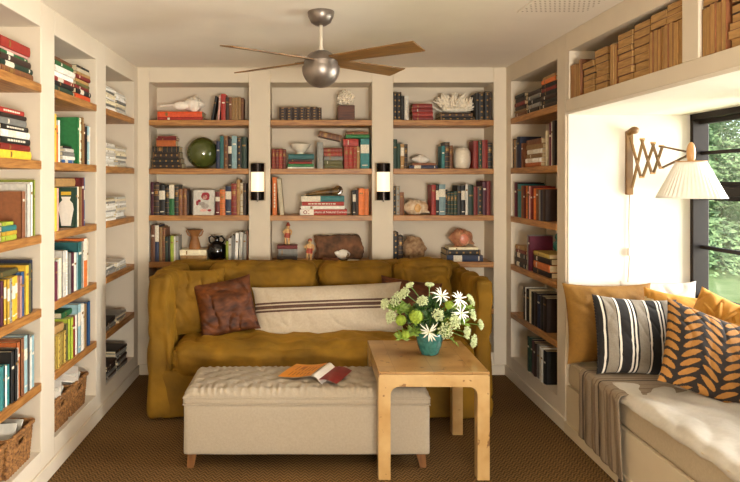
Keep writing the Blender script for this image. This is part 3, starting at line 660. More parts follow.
# wall sconces
CHROME = mat('sconce_black_metal', '1C1512', .22, .05, 20, metal=.8); GLOW = emit('sconce_glass_lit', 'F6DFBC', .85)
for xc, lab in ((-.3845, 'lit cylinder wall sconce on the pier nearer the urn'), (.634, 'lit cylinder wall sconce on the pier nearer the white pot')):
    t = thing('wall_sconce', lab, 'wall light', (xc, YB, 1.582), 0, 'wall sconces')
    MB().box((-.062, -.014, -.155), (.062, 0, .155)).build('wall_plate', mat('sconce_plate', 'B5A283', .5, .05, 20), t, bevel=.003)
    MB().lathe([(.052, -.078), (.052, .078)], 28, 0, (0, -.068, 0)).build('glass_shade', GLOW, t, smooth=60)
    for a, b in ((.078, .150), (-.150, -.078)): MB().lathe([(.048, a), (.056, a+.002), (.056, b-.002), (.05, b)], 28, 0, (0, -.068, 0)).build('metal_cap', CHROME, t, smooth=60)
    MB().lathe([(.004, -.162), (.006, -.15)], 8, 0, (0, -.068, 0)).build('finial', CHROME, t)

# ------------------------------------------------------------------ wicker baskets with papers
WICK = mat('wicker', 'B07C42', .75, two='5C381A', scale=60, bump=.4, bscale=160)
def basket(label, loc, w_, d_, h_, n_paper):
    t = thing('wicker_basket', label, 'basket', loc, 0, 'wicker baskets'); per = 2*(w_+d_); NU = 156; NV = 26
    def outline(s, grow):
        W_, D_, r = w_/2+grow, d_/2+grow, .025
        c = (s*4) % 4; k = int(c); f = c-k
        A = [(W_, -D_), (W_, D_), (-W_, D_), (-W_, -D_)]; B = A[(k+1) % 4]; A = A[k]
        x = A[0]+(B[0]-A[0])*f; y = A[1]+(B[1]-A[1])*f
        e = 1-.025*(1 if min(f, 1-f) < .02 else 0); return x*e, y*e
    def wall(off, amp):
        def fn(a, b):
            k = a*NU; q = math.sin(a*NU*PI/2)*(1 if int(b*NV) % 2 else -1)*amp
            x, y = outline(a, off+q+.012*(b-.6)); return (x, y, b*h_)
        return fn
    hole = lambda a, b: (.115-.03 < a < .115+.04) and .66 < b < .86
    for off, amp in ((0, .0035), (-.012, .002)):
        m = MB(); m.grid(wall(off, amp), NU, NV, closeu=True)
        keep = [i for i in range(len(m.f)) if not hole(((i % NU)+.5)/NU, ((i//NU)+.5)/NV)]
        m.f = [m.f[i] for i in keep]; m.m = [0]*len(m.f); m.build('woven_wall' if off == 0 else 'lining', WICK, t)
    r_ = MB(); r_.tube([outline(k/80, .008)+(h_+.002*math.sin(k*1.6),) for k in range(81)], .010, 8); r_.build('rim', WICK, t)
    hx = lambda a, b: wall(.003, 0)(a, b)
    h2 = MB(); h2.tube([hx(.120+.038*math.cos(k*PI/10), .76+.11*math.sin(k*PI/10)) for k in range(21)], .006, 6); h2.build('handle', WICK, t)
    MB().box((-w_/2+.012, -d_/2+.012, .004), (w_/2-.012, d_/2-.012, .02)).build('base', WICK, t, smooth=0)
    return t
PAPM = mat('magazine_paper', 'CFCABD', .6, .15, 18); PAPD = mat('magazine_dark_cover', '2B2A2C', .4, .3, 14)
def loose(label, bl, dx, dy, rot, wdt, dep, thick, m, z):
    tag(MB().box((-wdt/2, -dep/2, -thick/2), (wdt/2, dep/2, thick/2)).build('magazine', m, loc=(bl[0]+dx, bl[1]+dy, bl[2]+z), rot=rot, bevel=.001), label, 'magazine', 'magazines in the baskets')
for i, (y, w_, lab) in enumerate(((2.80, .245, 'wicker basket of magazines nearest the camera, bottom of the left wall'), (3.095, .265, 'wicker basket second from the camera, bottom of the left wall'), (3.625, .245, 'wicker basket of papers under the yellow volumes, middle left-wall bookcase'), (3.90, .255, 'farthest wicker basket, bottom of the middle left-wall bookcase'))):
    h_ = .185; b = (XL-.14, y, .1805); basket(lab, b, .24, w_, h_, 3)
    wh = ('nearest', 'second', 'third', 'farthest')[i]
    loose('pale magazine standing slanted in the %s wicker basket' % wh, b, .02, -.06, (math.radians(62), 0, .1), .18, .20, .012, PAPM, .135)
    loose('dark magazine standing slanted in the %s wicker basket' % wh, b, .0, -.02, (math.radians(64), 0, .0), .18, .19, .016, PAPD, .13)
    loose('pale folded paper behind the dark magazine in the %s wicker basket' % wh, b, .01, .035, (math.radians(58), 0, -.08), .17, .20, .01, PAPM, .125)
    if i > 1: loose('crumpled white sheet on top of the %s wicker basket' % wh, b, .03, -.01, (.25, .2, .4), .17, .19, .006, WPRINT, .225)
# ------------------------------------------------------------------ sofa
VEL = mat('mustard_velvet', '8B6517', .75, two='634710', scale=5, sheen=.35, bump=.55, bscale=15, detail=5, spec=.2)
VELB = mat('mustard_velvet_cushion', '8E671A', .75, two='684B12', scale=6, sheen=.35, bump=.55, bscale=15, detail=5, spec=.2)
SX0, SX1, SYF, SYB = -1.04, 1.245, 4.19, 5.165
sofa = thing('sofa', 'wide mustard velvet sofa with tall slipcovered arms against the back wall', 'sofa', ((SX0+SX1)/2, (SYF+SYB)/2, 0))
SW = SX1-SX0; SD = SYB-SYF
def sp(name, x0, x1, y0, y1, z0, z1, **k):
    ex = k.pop('mt', VEL); m = soft_box(x1-x0, y1-y0, z1-z0, **k)
    return m.build(name, ex, sofa, loc=((x0+x1)/2-(SX0+SX1)/2, (y0+y1)/2-(SYF+SYB)/2, (z0+z1)/2), smooth=60)
def droop(p, q, n_):
    if p.z < 0: p = p+Vector((0, .006*math.sin(p.x*30)*(-p.z/.15), 0))
    return p
sp('base_skirt', SX0+.012, SX1-.012, SYF+.012, SYB, .012, .32, r=.015, n=40, wr=.010, wf=3, seed=1, ani=(2, 2, .5))
sp('back', SX0+.02, SX1-.02, SYB-.21, SYB-.015, .26, .955, r=.05, n=40, wr=.010, wf=4, seed=2)
def arm_shape(sg):
    def f(p, q, n_):
        p = p.copy()
        if q.z > .2: p.z -= .014*(q.y+1)*.5-.008*nz(p, 5, sg+4); p.x += sg*.012*q.z
        return p
    return f
sp('arm', SX0, SX0+.155, SYF, SYB-.06, .014, .962, r=.035, n=44, wr=.017, wf=4.5, seed=3, ani=(1, 1, .6), extra=arm_shape(-1))
sp('arm', SX1-.115, SX1, SYF, SYB-.06, .014, .935, r=.035, n=44, wr=.018, wf=4.5, seed=9, ani=(1, 1, .6), extra=arm_shape(1))
IX0, IX1 = SX0+.145, SX1-.105
sp('seat_cushion', IX0, IX1, SYF-.016, SYB-.20, .268, .505, r=.085, n=56, puff=(0, .02, .03), wr=.019, wf=4.5, seed=5, mt=VELB)
xs = [IX0+.01, -.10-.60, .0]
for (a, b, zt, sd) in ((-.735, .095, .965, 11), (.105, .665, .968, 12), (.675, 1.125, .985, 13)):
    sp('back_cushion', a, b, SYB-.40, SYB-.17, .47, zt, r=.075, n=40, puff=(.0, .035, .012), wr=.022, wf=5, seed=sd, mt=VELB)
def cushion(name, label, cat, loc, rot, w_, h_, t_, mats, mf=None, seed=0, part='cover', group=None, n=44, wr=.006, **k):
    t = thing(name, label, cat, loc, rot=rot, group=group); pillow_mesh(w_, h_, t_, n, mf, seed, wr, **k).build(part, mats, t, smooth=60, merge=True); return t
cushion('throw_pillow', 'mustard velvet throw pillow slumped against the left sofa arm', 'pillow', (-.79, 4.56, .720), (-.16, .05, .50), .46, .47, .19, VELB, seed=3, wr=.022)
LEA = mat('brown_leather', '6C3A15', .55, two='36190A', spec=.3, scale=12, stretch=(1, 1, 2.2), bump=.25, bscale=24)
lp = cushion('throw_pillow', 'brown leather pillow propped beside the striped bolster', 'pillow', (-.555, 4.47, .700), (-.36, -.17, .20), .41, .39, .13, LEA, seed=6, wr=.018)
cushion('throw_pillow', 'brown leather pillow partly hidden behind the flowers', 'pillow', (.755, 4.60, .685), (-.34, .12, -.12), .44, .38, .13, LEA, seed=8, wr=.010)
LIN = mat('natural_linen', 'B9AA93', .85, .06, 70, bump=.12, bscale=200); STR = mat('brown_linen_stripe', '54392A', .85, .15, 60); LIN2 = mat('oatmeal_linen_band', 'A8967C', .85, .08, 70)
def lumbar(a, b): return 1 if (.655 < b < .69 or .565 < b < .625 or .50 < b < .532) else 0
cushion('bolster_pillow', 'long cream linen bolster with brown stripes across the sofa', 'pillow', (.165, 4.55, .655), (-.30, -.035, .02), 1.07, .37, .17, [LIN, STR, LIN2], lumbar, 4, n=80, wr=.007, pinch=.03)

# ------------------------------------------------------------------ tufted ottoman
OC = mat('ottoman_linen', 'A59884', .9, .06, 90, bump=.15, bscale=220); LEGW = mat('ottoman_leg_wood', '8A5A2C', .5, two='5E3A1A', scale=12, stretch=(3, 3, .6))
OX0, OX1, OY0, OY1 = -.668, .686, 3.48, 3.945
ot = thing('ottoman', 'long cream linen tufted ottoman bench before the sofa', 'ottoman', ((OX0+OX1)/2, (OY0+OY1)/2, 0)); ow, od = OX1-OX0, OY1-OY0
m = soft_box(ow, od, .275, .012, 12, puff=(0, .006, 0), wr=.0015, wf=5); m.build('body', OC, ot, loc=(0, 0, .2175), smooth=60)
m = soft_box(ow+.006, od+.006, .036, .012, 12); m.build('lid_band', OC, ot, loc=(0, 0, .375), smooth=60)
def quilt(a, b):
    e = lambda t: math.copysign(1-(1-abs(2*t-1))**2.2, t-.5)
    qx, qy = 2*a-1, e(b); x, y = qx*ow/2, qy*od/2
    dx, dy = ow/2-abs(x), od/2-abs(y); r = .042
    f = lambda d: math.sqrt(max(0, 1-(1-min(1, d/r))**2))
    z = .394+.046*f(dx)*f(dy)+.012*(1-qx**4)*(1-qy*qy)
    k = min(math.hypot(((x/.135+o+.5) % 1)-.5, ((y/.115+o+.5) % 1)-.5) for o in (0, .5))
    ins = min(1, dy/.09)*min(1, dx/.08); z -= ins*(.013*math.exp(-(k/.17)**2)+.002*nz((x, y, 0), 22, 2)+.002*max(0, 1-abs(nz((x, y, 3), 9, 5))*6))
    fr_ = max(0, 1-dy/.12)*min(1, dx/.02); w_ = (.35+1.1*abs(nz((x, 0, 0), 9, 9)))
    g_ = math.sin(x*2*PI/.040+4*nz((x, y*.6, 0), 6, 7))*fr_*w_; z += .0055*g_; y += math.copysign(.006*g_*f(dy), y)*(1-f(dy)*.5)
    fx = max(0, 1-dx/.10); g_ = math.sin(y*2*PI/.042+3*nz((x, y, 0), 6, 4))*fx*.8; z += .005*g_*min(1, dy/.02)
    return (x, y, z)
m = MB(); m.grid(quilt, 330, 96); m.build('tufted_top', OC, ot, smooth=70)
pp = MB()
for z in (.357, .394): pp.tube([(sx*(ow/2+.001), sy*(od/2+.001), z) for sx, sy in ((-1, -1), (1, -1), (1, 1), (-1, 1), (-1, -1))], .0042, 6)
pp.build('piping', OC, ot)
for i in range(-4, 5):
    for j in (-1, 0, 1): MB().ball((i*.135, j*.115, quilt(i*.135/ow+.5, .5+.5*math.copysign(1-(1-abs(j*.115/od*2))**(1/2.2), j))[2]+.002), .008, 8, 0, (1, 1, .5)).build('tufting_button', OC, ot)
for sx in (-1, 1):
    for sy in (-1, 1):
        x, y = sx*(ow/2-.045), sy*(od/2-.045); l = MB(); a, b = .018, .026
        l.add([(x+p*a+sx*.012, y+q*a+sy*.004, 0) for p, q in ((-1, -1), (1, -1), (1, 1), (-1, 1))]+[(x+p*b, y+q*b, .085) for p, q in ((-1, -1), (1, -1), (1, 1), (-1, 1))], [(0, 3, 2, 1), (4, 5, 6, 7), (0, 1, 5, 4), (1, 2, 6, 5), (2, 3, 7, 6), (3, 0, 4, 7)])
        l.build('leg', LEGW, ot, bevel=.002)
# magazine left folded open on the ottoman
mg_ = thing('open_magazine', 'orange covered magazine lying open face down on the ottoman', 'magazine', (.085, 3.70, .4485), -.40)
ORC = mat('orange_cover', 'E3901A', .45, .1, 14); PGW = mat('magazine_pages', 'E6DFD2', .6, .05, 40); RDC = mat('magazine_back_red', '7E1F1A', .5, .2, 20); DKP = mat('cover_print', 'B05E10', .5, .15, 30)
def cov(off): return lambda a, b: ((a-1)*.205, (b-.5)*.27, off+.008+.030*a**2.2+.004*math.sin(b*3))
def ink(a, b): return 1 if (.12 < b < .88 and .16 < a < .86 and (int(a*26) % 3 == 0) and (int(b*9+a*2) % 4 != 0)) or (.55 < b < .8 and .38 < a < .5) else 0
m = MB(); m.grid(cov(.004), 60, 40, mf=ink); m.build('front_cover', [ORC, DKP], mg_)
m = MB(); m.grid(cov(.0), 20, 8)
for k in range(3): m.grid(lambda a, b, k=k: (.0+a*(.05+k*.012), (b-.5)*.268, .0385-k*.003-.03*a**1.5*(1+.2*k)+.012*math.sin(a*PI)), 10, 6)
m.build('pages', PGW, mg_)
m = MB(); m.grid(lambda a, b: (.045+a*.11, (b-.5)*.27, .022-.010*a+.010*math.sin(a*PI)), 12, 6); m.build('back_cover', RDC, mg_)

# ------------------------------------------------------------------ burl side table
def burl(name, seams):
    m = mat(name, 'B58C54' if seams else 'CBA974', .3, two='966C38' if seams else 'AD864E', scale=7, detail=8, coat=.35, bump=.02)
    N, L = m.node_tree.nodes, m.node_tree.links; b = N['Principled BSDF']; src = b.inputs['Base Color'].links[0].from_socket
    tc = next(n for n in N if n.type == 'TEX_COORD')
    v = N.new('ShaderNodeTexNoise'); v.inputs['Scale'].default_value = 22; v.inputs['Detail'].default_value = 2; L.new(tc.outputs['Object'], v.inputs['Vector'])
    r = N.new('ShaderNodeValToRGB'); r.color_ramp.elements[0].position = .66; r.color_ramp.elements[1].position = .71
    r.color_ramp.elements[1].color = lin('7A4E22'); r.color_ramp.elements[0].color = (1, 1, 1, 1); L.new(v.outputs['Fac'], r.inputs['Fac'])
    mx = N.new('ShaderNodeMixRGB'); mx.blend_type = 'MULTIPLY'; mx.inputs['Fac'].default_value = .75; L.new(src, mx.inputs['Color1']); L.new(r.outputs['Color'], mx.inputs['Color2']); out = mx.outputs[0]
    if seams:
        bk = N.new('ShaderNodeTexBrick'); bk.offset = 0; bk.inputs['Scale'].default_value = 1; bk.inputs['Brick Width'].default_value = .202; bk.inputs['Row Height'].default_value = .235
        bk.inputs['Mortar Size'].default_value = .0012; bk.inputs['Color1'].default_value = (1, 1, 1, 1); bk.inputs['Color2'].default_value = (.78, .76, .72, 1); bk.inputs['Mortar'].default_value = (.45, .35, .25, 1)
        L.new(tc.outputs['Object'], bk.inputs['Vector']); m2 = N.new('ShaderNodeMixRGB'); m2.blend_type = 'MULTIPLY'; m2.inputs['Fac'].default_value = .9; L.new(out, m2.inputs['Color1']); L.new(bk.outputs['Color'], m2.inputs['Color2']); out = m2.outputs[0]
    L.new(out, b.inputs['Base Color']); return m
BU = burl('burl_veneer', False); BUT = burl('burl_top_veneer', True)
tw, td, th_ = .588, .665, .574
tb = thing('side_table', 'square burl wood side table with arched legs holding the teal vase', 'table', (.688, 3.36+td/2, 0), -.012)
MB().box((-tw/2, -td/2, th_-.016), (tw/2, td/2, th_)).build('tabletop', BUT, tb, bevel=.0025)
lw, az = .064, .064
for sx in (-1, 1):
    for sy in (-1, 1):
        l = MB(); x0, y0 = sx*tw/2, sy*td/2; x1, y1 = x0-sx*lw, y0-sy*lw
        l.box((min(x0, x1), min(y0, y1), 0), (max(x0, x1), max(y0, y1), th_-.016))
        R = .045; zt_ = th_-.016-az
        def fillet(M):
            pts = [(0, 0)]+[(R-R*math.sin(k*PI/16), -(R-R*math.cos(k*PI/16))) for k in range(8, -1, -1)]
            pts = [(0, 0), (0, -R)]+[(R-R*math.cos(k*PI/16), -R+R*math.sin(k*PI/16)) for k in range(1, 9)]
            l.prism(pts, 0, lw, 0, M)
        fillet(Matrix(((-sx, 0, 0, x1), (0, 0, -sy, y0), (0, 1, 0, zt_), (0, 0, 0, 1))))
        fillet(Matrix(((0, 0, -sx, x0), (-sy, 0, 0, y1), (0, 1, 0, zt_), (0, 0, 0, 1))))
        l.build('leg', BU, tb, bevel=.0015, smooth=30)
for a, b in (((-tw/2+lw, -td/2), (tw/2-lw, -td/2+lw)), ((-tw/2+lw, td/2-lw), (tw/2-lw, td/2)), ((-tw/2, -td/2+lw), (-tw/2+lw, td/2-lw)), ((tw/2-lw, -td/2+lw), (tw/2, td/2-lw))):
    MB().box((a[0], a[1], th_-.016-az), (b[0], b[1], th_-.016)).build('apron', BU, tb)

# ------------------------------------------------------------------ vase and flowers
VCX, VCY, VZ = .728, 3.71, .574
TEAL = mat('teal_crackle_glaze', '3A7870', .25, two='225450', scale=45, bump=.12, coat=.4)
vs = thing('vase', 'teal crackle glazed vase of flowers on the burl side table', 'vase', (VCX, VCY, VZ))
MB().lathe([(.046, 0), (.052, .004), (.058, .02), (.071, .055), (.078, .09), (.078, .112), (.074, .126), (.070, .128), (.070, .11), (.05, .03), (0, .02)], 36).build('vase_body', TEAL, vs, smooth=60)
STEM = mat('flower_stem', '5E7A2A', .6, .15, 30); LEAF = mat('leaf_green', '2F4F1E', .5, .25, 20); LEAFL = mat('leaf_light', '7E9A3C', .5, .2, 20)
PETW = mat('petal_white', 'E9EAD8', .6, .04, 30); UMB = mat('umbel_pale_green', 'C4CD9C', .7, .30, 45); UMBG = mat('bloom_lime', '97AE3A', .7, .2, 60); CENT = mat('flower_centre', 'D2D3A6', .7, .1, 60)
def stem_to(p, r=.0028):
    base = Vector((rnd.uniform(-.028, .028), rnd.uniform(-.028, .028), .035)); p = Vector(p)
    mid = Vector((p.x*.30, p.y*.30, max(.12, .05+p.z*.55)+.03*max(0, Vector((p.x, p.y)).length-.1)))
    rimc = Vector((max(-.048, min(.048, p.x*.28)), max(-.048, min(.048, p.y*.28)), .132))
    return [base, (base+rimc)/2, rimc, mid.lerp(p, .35)+Vector((0, 0, .02)), mid.lerp(p, .75)+Vector((0, 0, .012)), p], r
def flower(name, label, p, group, build):
    t = thing(name, label, 'flower', (VCX, VCY, VZ), group=group); pts, r = stem_to(p); d = (Vector(pts[-1])-Vector(pts[-2])).normalized()
    MB().tube(pts, [r]*6, 6).build('stem', STEM, t); build(t, Vector(p), d); return t
def frame_of(d):
    a = d.orthogonal().normalized(); return a, d.cross(a)
def star(t, p, d):
    d = (d+Vector((0, -1.2, .2))).normalized(); a, b = frame_of(d); m = MB()
    for k in range(12):
        th = 2*PI*k/12+rnd.uniform(-.28, .28); L = rnd.uniform(.046, .082); e = a*math.cos(th)+b*math.sin(th); s_ = d.cross(e); up = rnd.uniform(.2, .6)
        q = [p, p+e*L*.4+d*L*.18*up+s_*.0042, p+e*L*.75+d*L*.1*up*3+s_*.0034, p+e*L-d*.004, p+e*L*.75+d*L*.1*up*3-s_*.0034, p+e*L*.4+d*L*.18*up-s_*.0042]
        m.add(q, [(0, 1, 5), (1, 2, 4, 5), (2, 3, 4)])
    m.build('petals', PETW, t, smooth=0); MB().ball(p+d*.004, .006, 8).build('centre', CENT, t)
def umbel(r, mt):
    def f(t, p, d):
        d = (d+Vector((0, -.5, .4))).normalized(); a, b = frame_of(d); m = MB(); st = MB()
        for k in range(34):
            rr = r*math.sqrt((k+.5)/34); th = k*2.4; q = p+(a*math.cos(th)+b*math.sin(th))*rr+d*(.018-.25*rr*rr/r)
            st.tube([p-d*.012, q], .0009, 4, cap=False)
            for j in range(5):
                m.ball(q+Vector((rnd.uniform(-1, 1), rnd.uniform(-1, 1), rnd.uniform(-1, 1)))*.006, rnd.uniform(.003, .0055), 5)
        st.build('rays', STEM, t); m.build('florets', mt, t)
    return f
def puff(r, mt):
    def f(t, p, d):
        m = MB()
        for k in range(130):
            z = 1-2*(k+.5)/130; a = k*2.39996; e = Vector((math.sqrt(1-z*z)*math.cos(a), math.sqrt(1-z*z)*math.sin(a), z)); q = p+e*r*rnd.uniform(.8, 1); s_ = e.orthogonal().normalized()*.008; c_ = e.cross(s_)
            m.add([q-s_-c_*.6, q+s_-c_*.6+e*.003, q+s_+c_*.6, q-s_+c_*.6+e*.004], [(0, 1, 2, 3)])
        m.ball(p, r*.8, 10); m.build('florets', mt, t, smooth=0)
    return f
K_ = 3.70/F
def pf(px, py, dy): return ((px-429.5)*K_, dy, (354-py)*K_)
for (px, py, dy, lab) in ((426, 328, -.10, 'white star-petalled flower hanging lowest over the vase rim'), (441, 295, -.02, 'white star-petalled flower highest above the vase'), (457, 297, -.04, 'white star-petalled flower high up nearest the sofa arm'), (459, 311, -.06, 'white star-petalled flower lower down nearest the sofa arm')):
    flower('star_flower', lab, pf(px, py, dy), 'white star flowers', star)
for (px, py, dy, r, lab) in ((397, 300, .0, .044, 'pale lacy umbel beside the bolster, larger of two'), (386, 304, -.01, .028, 'small pale lacy umbel farthest out beside the bolster'), (441, 326, -.11, .042, 'large pale lacy umbel drooping over the front of the vase'), (470, 301, .02, .030, 'pale lacy umbel topmost on the sofa arm side'), (471, 314, .0, .034, 'pale lacy umbel second from top on the sofa arm side'), (478, 324, -.02, .024, 'small pale umbel farthest out on the sofa arm side'), (470, 339, -.05, .032, 'pale umbel hanging lowest on the sofa arm side'), (412, 288, .04, .018, 'small budding umbel highest on the bolster side'), (431, 288, .05, .02, 'small budding umbel highest at the middle of the bouquet'), (404, 293, -.03, .032, 'pale umbel above the round lime bloom'), (391, 316, -.04, .034, 'pale umbel low on the bolster side'), (421, 300, -.06, .028, 'pale umbel just above the round lime bloom on the vase side'), (450, 318, -.10, .036, 'pale umbel beside the drooping one at the front'), (463, 330, -.06, .03, 'pale umbel hanging second lowest on the arm side'), (434, 312, -.09, .03, 'pale umbel at the centre front of the bouquet')):
    flower('lace_flower', lab, pf(px, py, dy), 'pale lacy umbels', umbel(r*1.12, UMB))
for (px, py, dy, r, lab) in ((413, 313, -.10, .040, 'round lime green bloom at the front of the bouquet'), (399, 318, -.06, .030, 'loose lime bloom below the lacy umbels on the bolster side'), (403, 331, -.09, .022, 'drooping lime bloom nearest the table on the bolster side'), (448, 304, -.03, .024, 'small lime bloom between the white star flowers')):
    flower('lime_bloom', lab, pf(px, py, dy), 'lime green blooms', puff(r, UMBG))
def foliage(mt, n_, sc_f):
    def f(t, p, d):
        m = MB(); pts = [Vector(q) for q in stem_to(p)[0]][2:]
        for k in range(n_):
            a = k/n_*(len(pts)-1.001); i = int(a); q = pts[i].lerp(pts[i+1], a-i); e = Vector((rnd.uniform(-1, 1), rnd.uniform(-1, 1), rnd.uniform(-.3, .9))).normalized(); L = rnd.uniform(.03, .055)*sc_f; s_ = e.orthogonal().normalized()*L*.18; n_v = e.cross(s_)*.5
            m.add([q, q+e*L*.5+s_, q+e*L, q+e*L*.5-s_, q+e*L*.5+n_v], [(0, 1, 4), (1, 2, 4), (2, 3, 4), (3, 0, 4)])
        m.build('leaves', mt, t, smooth=0)
    return f
for i, (px, py, dy, mt, lab) in enumerate(((420, 306, -.02, LEAF, 'dark leafy sprig left of the bouquet centre'), (433, 303, .02, LEAF, 'dark leafy sprig upright at the bouquet centre'), (447, 312, -.04, LEAF, 'dark leafy sprig below the white star flowers'), (462, 322, -.03, LEAFL, 'light leafy sprig reaching towards the sofa arm'), (404, 309, .03, LEAFL, 'light leafy sprig reaching towards the bolster'), (428, 314, -.09, LEAF, 'dark leafy sprig just above the vase rim'), (398, 336, -.08, LEAFL, 'trailing light sprig hanging over the table on the bolster side'), (455, 342, -.10, LEAFL, 'thin trailing sprig hanging over the table on the arm side'), (442, 301, .07, LEAF, 'dark leafy sprig at the back of the bouquet'), (410, 320, -.05, LEAF, 'dark leafy sprig under the round lime bloom'), (392, 308, .0, LEAFL, 'light leafy sprig farthest out towards the bolster'), (468, 308, -.01, LEAFL, 'light leafy sprig between the umbels on the arm side'))):
    flower('leafy_sprig', lab, pf(px, py, dy), 'leafy sprigs', foliage(mt, 10 if i == 7 else 70, .8 if i == 7 else 1.25))
# ------------------------------------------------------------------ window seat
BENCHP = mat('bench_paint', 'D3C3A6', .7, .02, 6); MATT = mat('seat_linen_ticking', 'B9A88C', .9, .05, 80, bump=.1, bscale=200)
bn = thing('window_bench', 'painted window seat base running under the bay window', 'bench', (XR, 2.5, 0))
MB().box((.0, -1.5, 0), (.79, 1.5, .30)).build('bench_base', BENCHP, bn, bevel=.003)
MB().box((-.016, -1.5, 0), (0, 1.5, .075)).build('toe_board', BENCHP, bn, bevel=.004)
st = thing('seat_mattress', 'thick linen covered cushion on the window seat', 'cushion', (XR+.386, 2.5, .30))
soft_box(.765, 2.99, .155, .03, 34, puff=(0, 0, .008), wr=.004, wf=4, ani=(1, .5, 1)).build('cushion_cover', MATT, st, loc=(0, 0, .078), smooth=60)
pp = MB(); pp.tube([(-.381, -1.48, .148), (-.382, -.5, .150), (-.382, .6, .150), (-.381, 1.48, .148)], .006, 8); pp.build('piping', MATT, st)
SHEET = mat('white_bed_linen', 'C2B9AB', .85, .04, 50, bump=.08, bscale=150)
def sheet(a, b):
    x = -.405+a*.80; y = 2.5-3.30+b*0-.0; y = 1.30+(3.42-1.30)*b
    x0 = x+.02*nz((y, 0, 0), 3, 2)*(1-a)
    edge = max(0, 1-a/.045)
    z = .480+.012*abs(nz((x*1.2, y, 0), 6, 3))*2+.016*max(0, nz((x*1.5+y, y*.7, 1), 5, 8))+.01*nz((x, y, 4), 14, 5)*.5
    yy = y+(.06*math.sin(a*7+1)+.05*nz((x, 0, 0), 5, 9))*(b**6)
    return (XR+.395+x0-.008*edge, yy, max(.478, z)-.042*edge**1.3-.004*(b**20))
m = MB(); m.grid(sheet, 60, 110); so = m.build('bed_linen', SHEET, smooth=80); so.modifiers.new('t', 'SOLIDIFY').thickness = .003
so.modifiers['t'].offset = 1
tag(so, 'rumpled white linen sheet spread over the window seat cushion', 'sheet')
# striped throw hanging over the front edge
TH1 = mat('throw_taupe', '8C7A64', .9, .08, 90, bump=.15, bscale=260); TH2 = mat('throw_dark_stripe', '3A2C24', .9, .1, 80); TH3 = mat('throw_tan_stripe', '6E5A46', .9, .1, 80)
def throw(a, b):                     # a across (along y), b down from the window side over the front edge
    y = 3.72-a*.46; L = b*1.06; top = .66
    wv = .008*math.sin(a*17+1)*(1 if L > top else .4)+.006*nz((a*3, b*4, 0), 2, 3)
    y -= .05*(max(0, L-top)/.4)*(a-.1)
    if L < top-.03: return (2.30-L, y+.004*nz((L*4, a, 1), 3, 1), .482+.003*abs(wv)*60*.02+.004*abs(nz((a*3, L*6, 0), 2, 4)))
    s_ = L-top
    if s_ < .03: k = (s_+.03)/.06*PI/2; return (2.30-top+.03-.03-.0-.022*math.sin(k)+.0, y, .482-.022*(1-math.cos(k)))
    return (1.618-abs(wv)*.9, y, .460-(s_-.03)-.03*a*(s_/.4))
def tstr(a, b):
    for c, w_, i in ((.10, .018, 1), (.155, .01, 1), (.34, .012, 2), (.42, .02, 2), (.50, .01, 1), (.66, .012, 2), (.80, .012, 2), (.93, .012, 2)):
        if abs(a-c) < w_/1.6: return i
    return 0
tt = thing('throw_blanket', 'taupe striped throw hanging over the window seat edge', 'blanket')
m = MB(); m.grid(throw, 80, 110, mf=tstr); o = m.build('blanket', [TH1, TH2, TH3], tt, smooth=80); md = o.modifiers.new('t', 'SOLIDIFY'); md.thickness = .004; md.offset = 1
tas = MB(); rr = random.Random(3)
for k in range(14):
    q = Vector(throw(.94+.04*rr.random(), .985)); tas.tube([q, q+Vector((rr.uniform(-.006, .006), rr.uniform(-.012, .012), -.04)), q+Vector((rr.uniform(-.008, .004), rr.uniform(-.02, .02), -.085))], [.003, .003, .002], 5)
tas.build('tassel', TH2, tt)
# pillows on the window seat
MUS = mat('mustard_cotton', '7C5514', .85, .08, 60, bump=.12, bscale=120); OCH = mat('ochre_cotton', 'B9802A', .85, .12, 30, bump=.15)
cushion('throw_pillow', 'plain mustard pillow standing against the bay end wall', 'pillow', (1.865, 3.885, .715), (-.16, .0, .0), .54, .48, .15, MUS, seed=12, wr=.008)
cushion('throw_pillow', 'white pillow behind the mustard pillow in the bay corner', 'pillow', (2.20, 3.93, .70), (-.10, .0, -.04), .46, .52, .10, SHEET, seed=14, wr=.008)
BLKC = mat('black_cotton_stripe', '1D1917', .9, .15, 60, bump=.1); GRC = mat('grey_weave', '877D6E', .9, .10, 120, bump=.2, bscale=200); WHC = mat('white_cotton_stripe', 'E4DCCD', .85, .03, 60)
def stripes(a, b):
    x = a+.0
    if x < .06: return 1
    x = (x-.06) % .345
    if x < .02: return 2
    if x < .035: return 1
    if x < .15: return 0
    if x < .165: return 1
    if x < .185: return 2
    if x < .30: return 1
    return 2 if x < .322 else 1
sp_ = cushion('throw_pillow', 'black grey and white striped pillow in front of the mustard pillow', 'pillow', (1.915, 3.655, .692), (-.26, .07, .04), .50, .44, .15, [GRC, BLKC, WHC], stripes, 15, n=90)
fr_ = MB()
for k in range(26):
    z = -.215+k*.43/25; fr_.ball((-.247+.012*math.sin(PI*(z/.43+.5)), -.002, z), .007, 6)
fr_.build('edge_beads', [BLKC], sp_)
LBK = mat('dark_brown_cotton', '241A12', .9, .12, 60, bump=.1); LOR = mat('orange_ochre_print', 'A06C2C', .85, .12, 50); LPALE = mat('pale_print', 'E2CDA0', .85, .08, 50)
def leafprint(a, b):
    # three climbing stems; pointed leaves slanting up on both sides of each
    u = a*2.7+.2; c = math.floor(u); x = u-c-.5; v = b*9.5
    if abs(x) < .03: return 0
    s = v-abs(x)*3.0+.8*x*x+(.5 if x > 0 else 0); k = s-math.floor(s)-.5
    q = (abs(x)-.04)/.43
    if not 0 < q < 1: return 0
    return 1 if abs(k) < .36*math.sin(PI*q**.8)**.7 else 0
cushion('throw_pillow', 'dark pillow printed with orange leaf sprays nearest the camera', 'pillow', (2.115, 3.26, .675), (-.52, .36, -.12), .55, .46, .16, [LBK, LOR, LPALE], leafprint, 17, n=150)
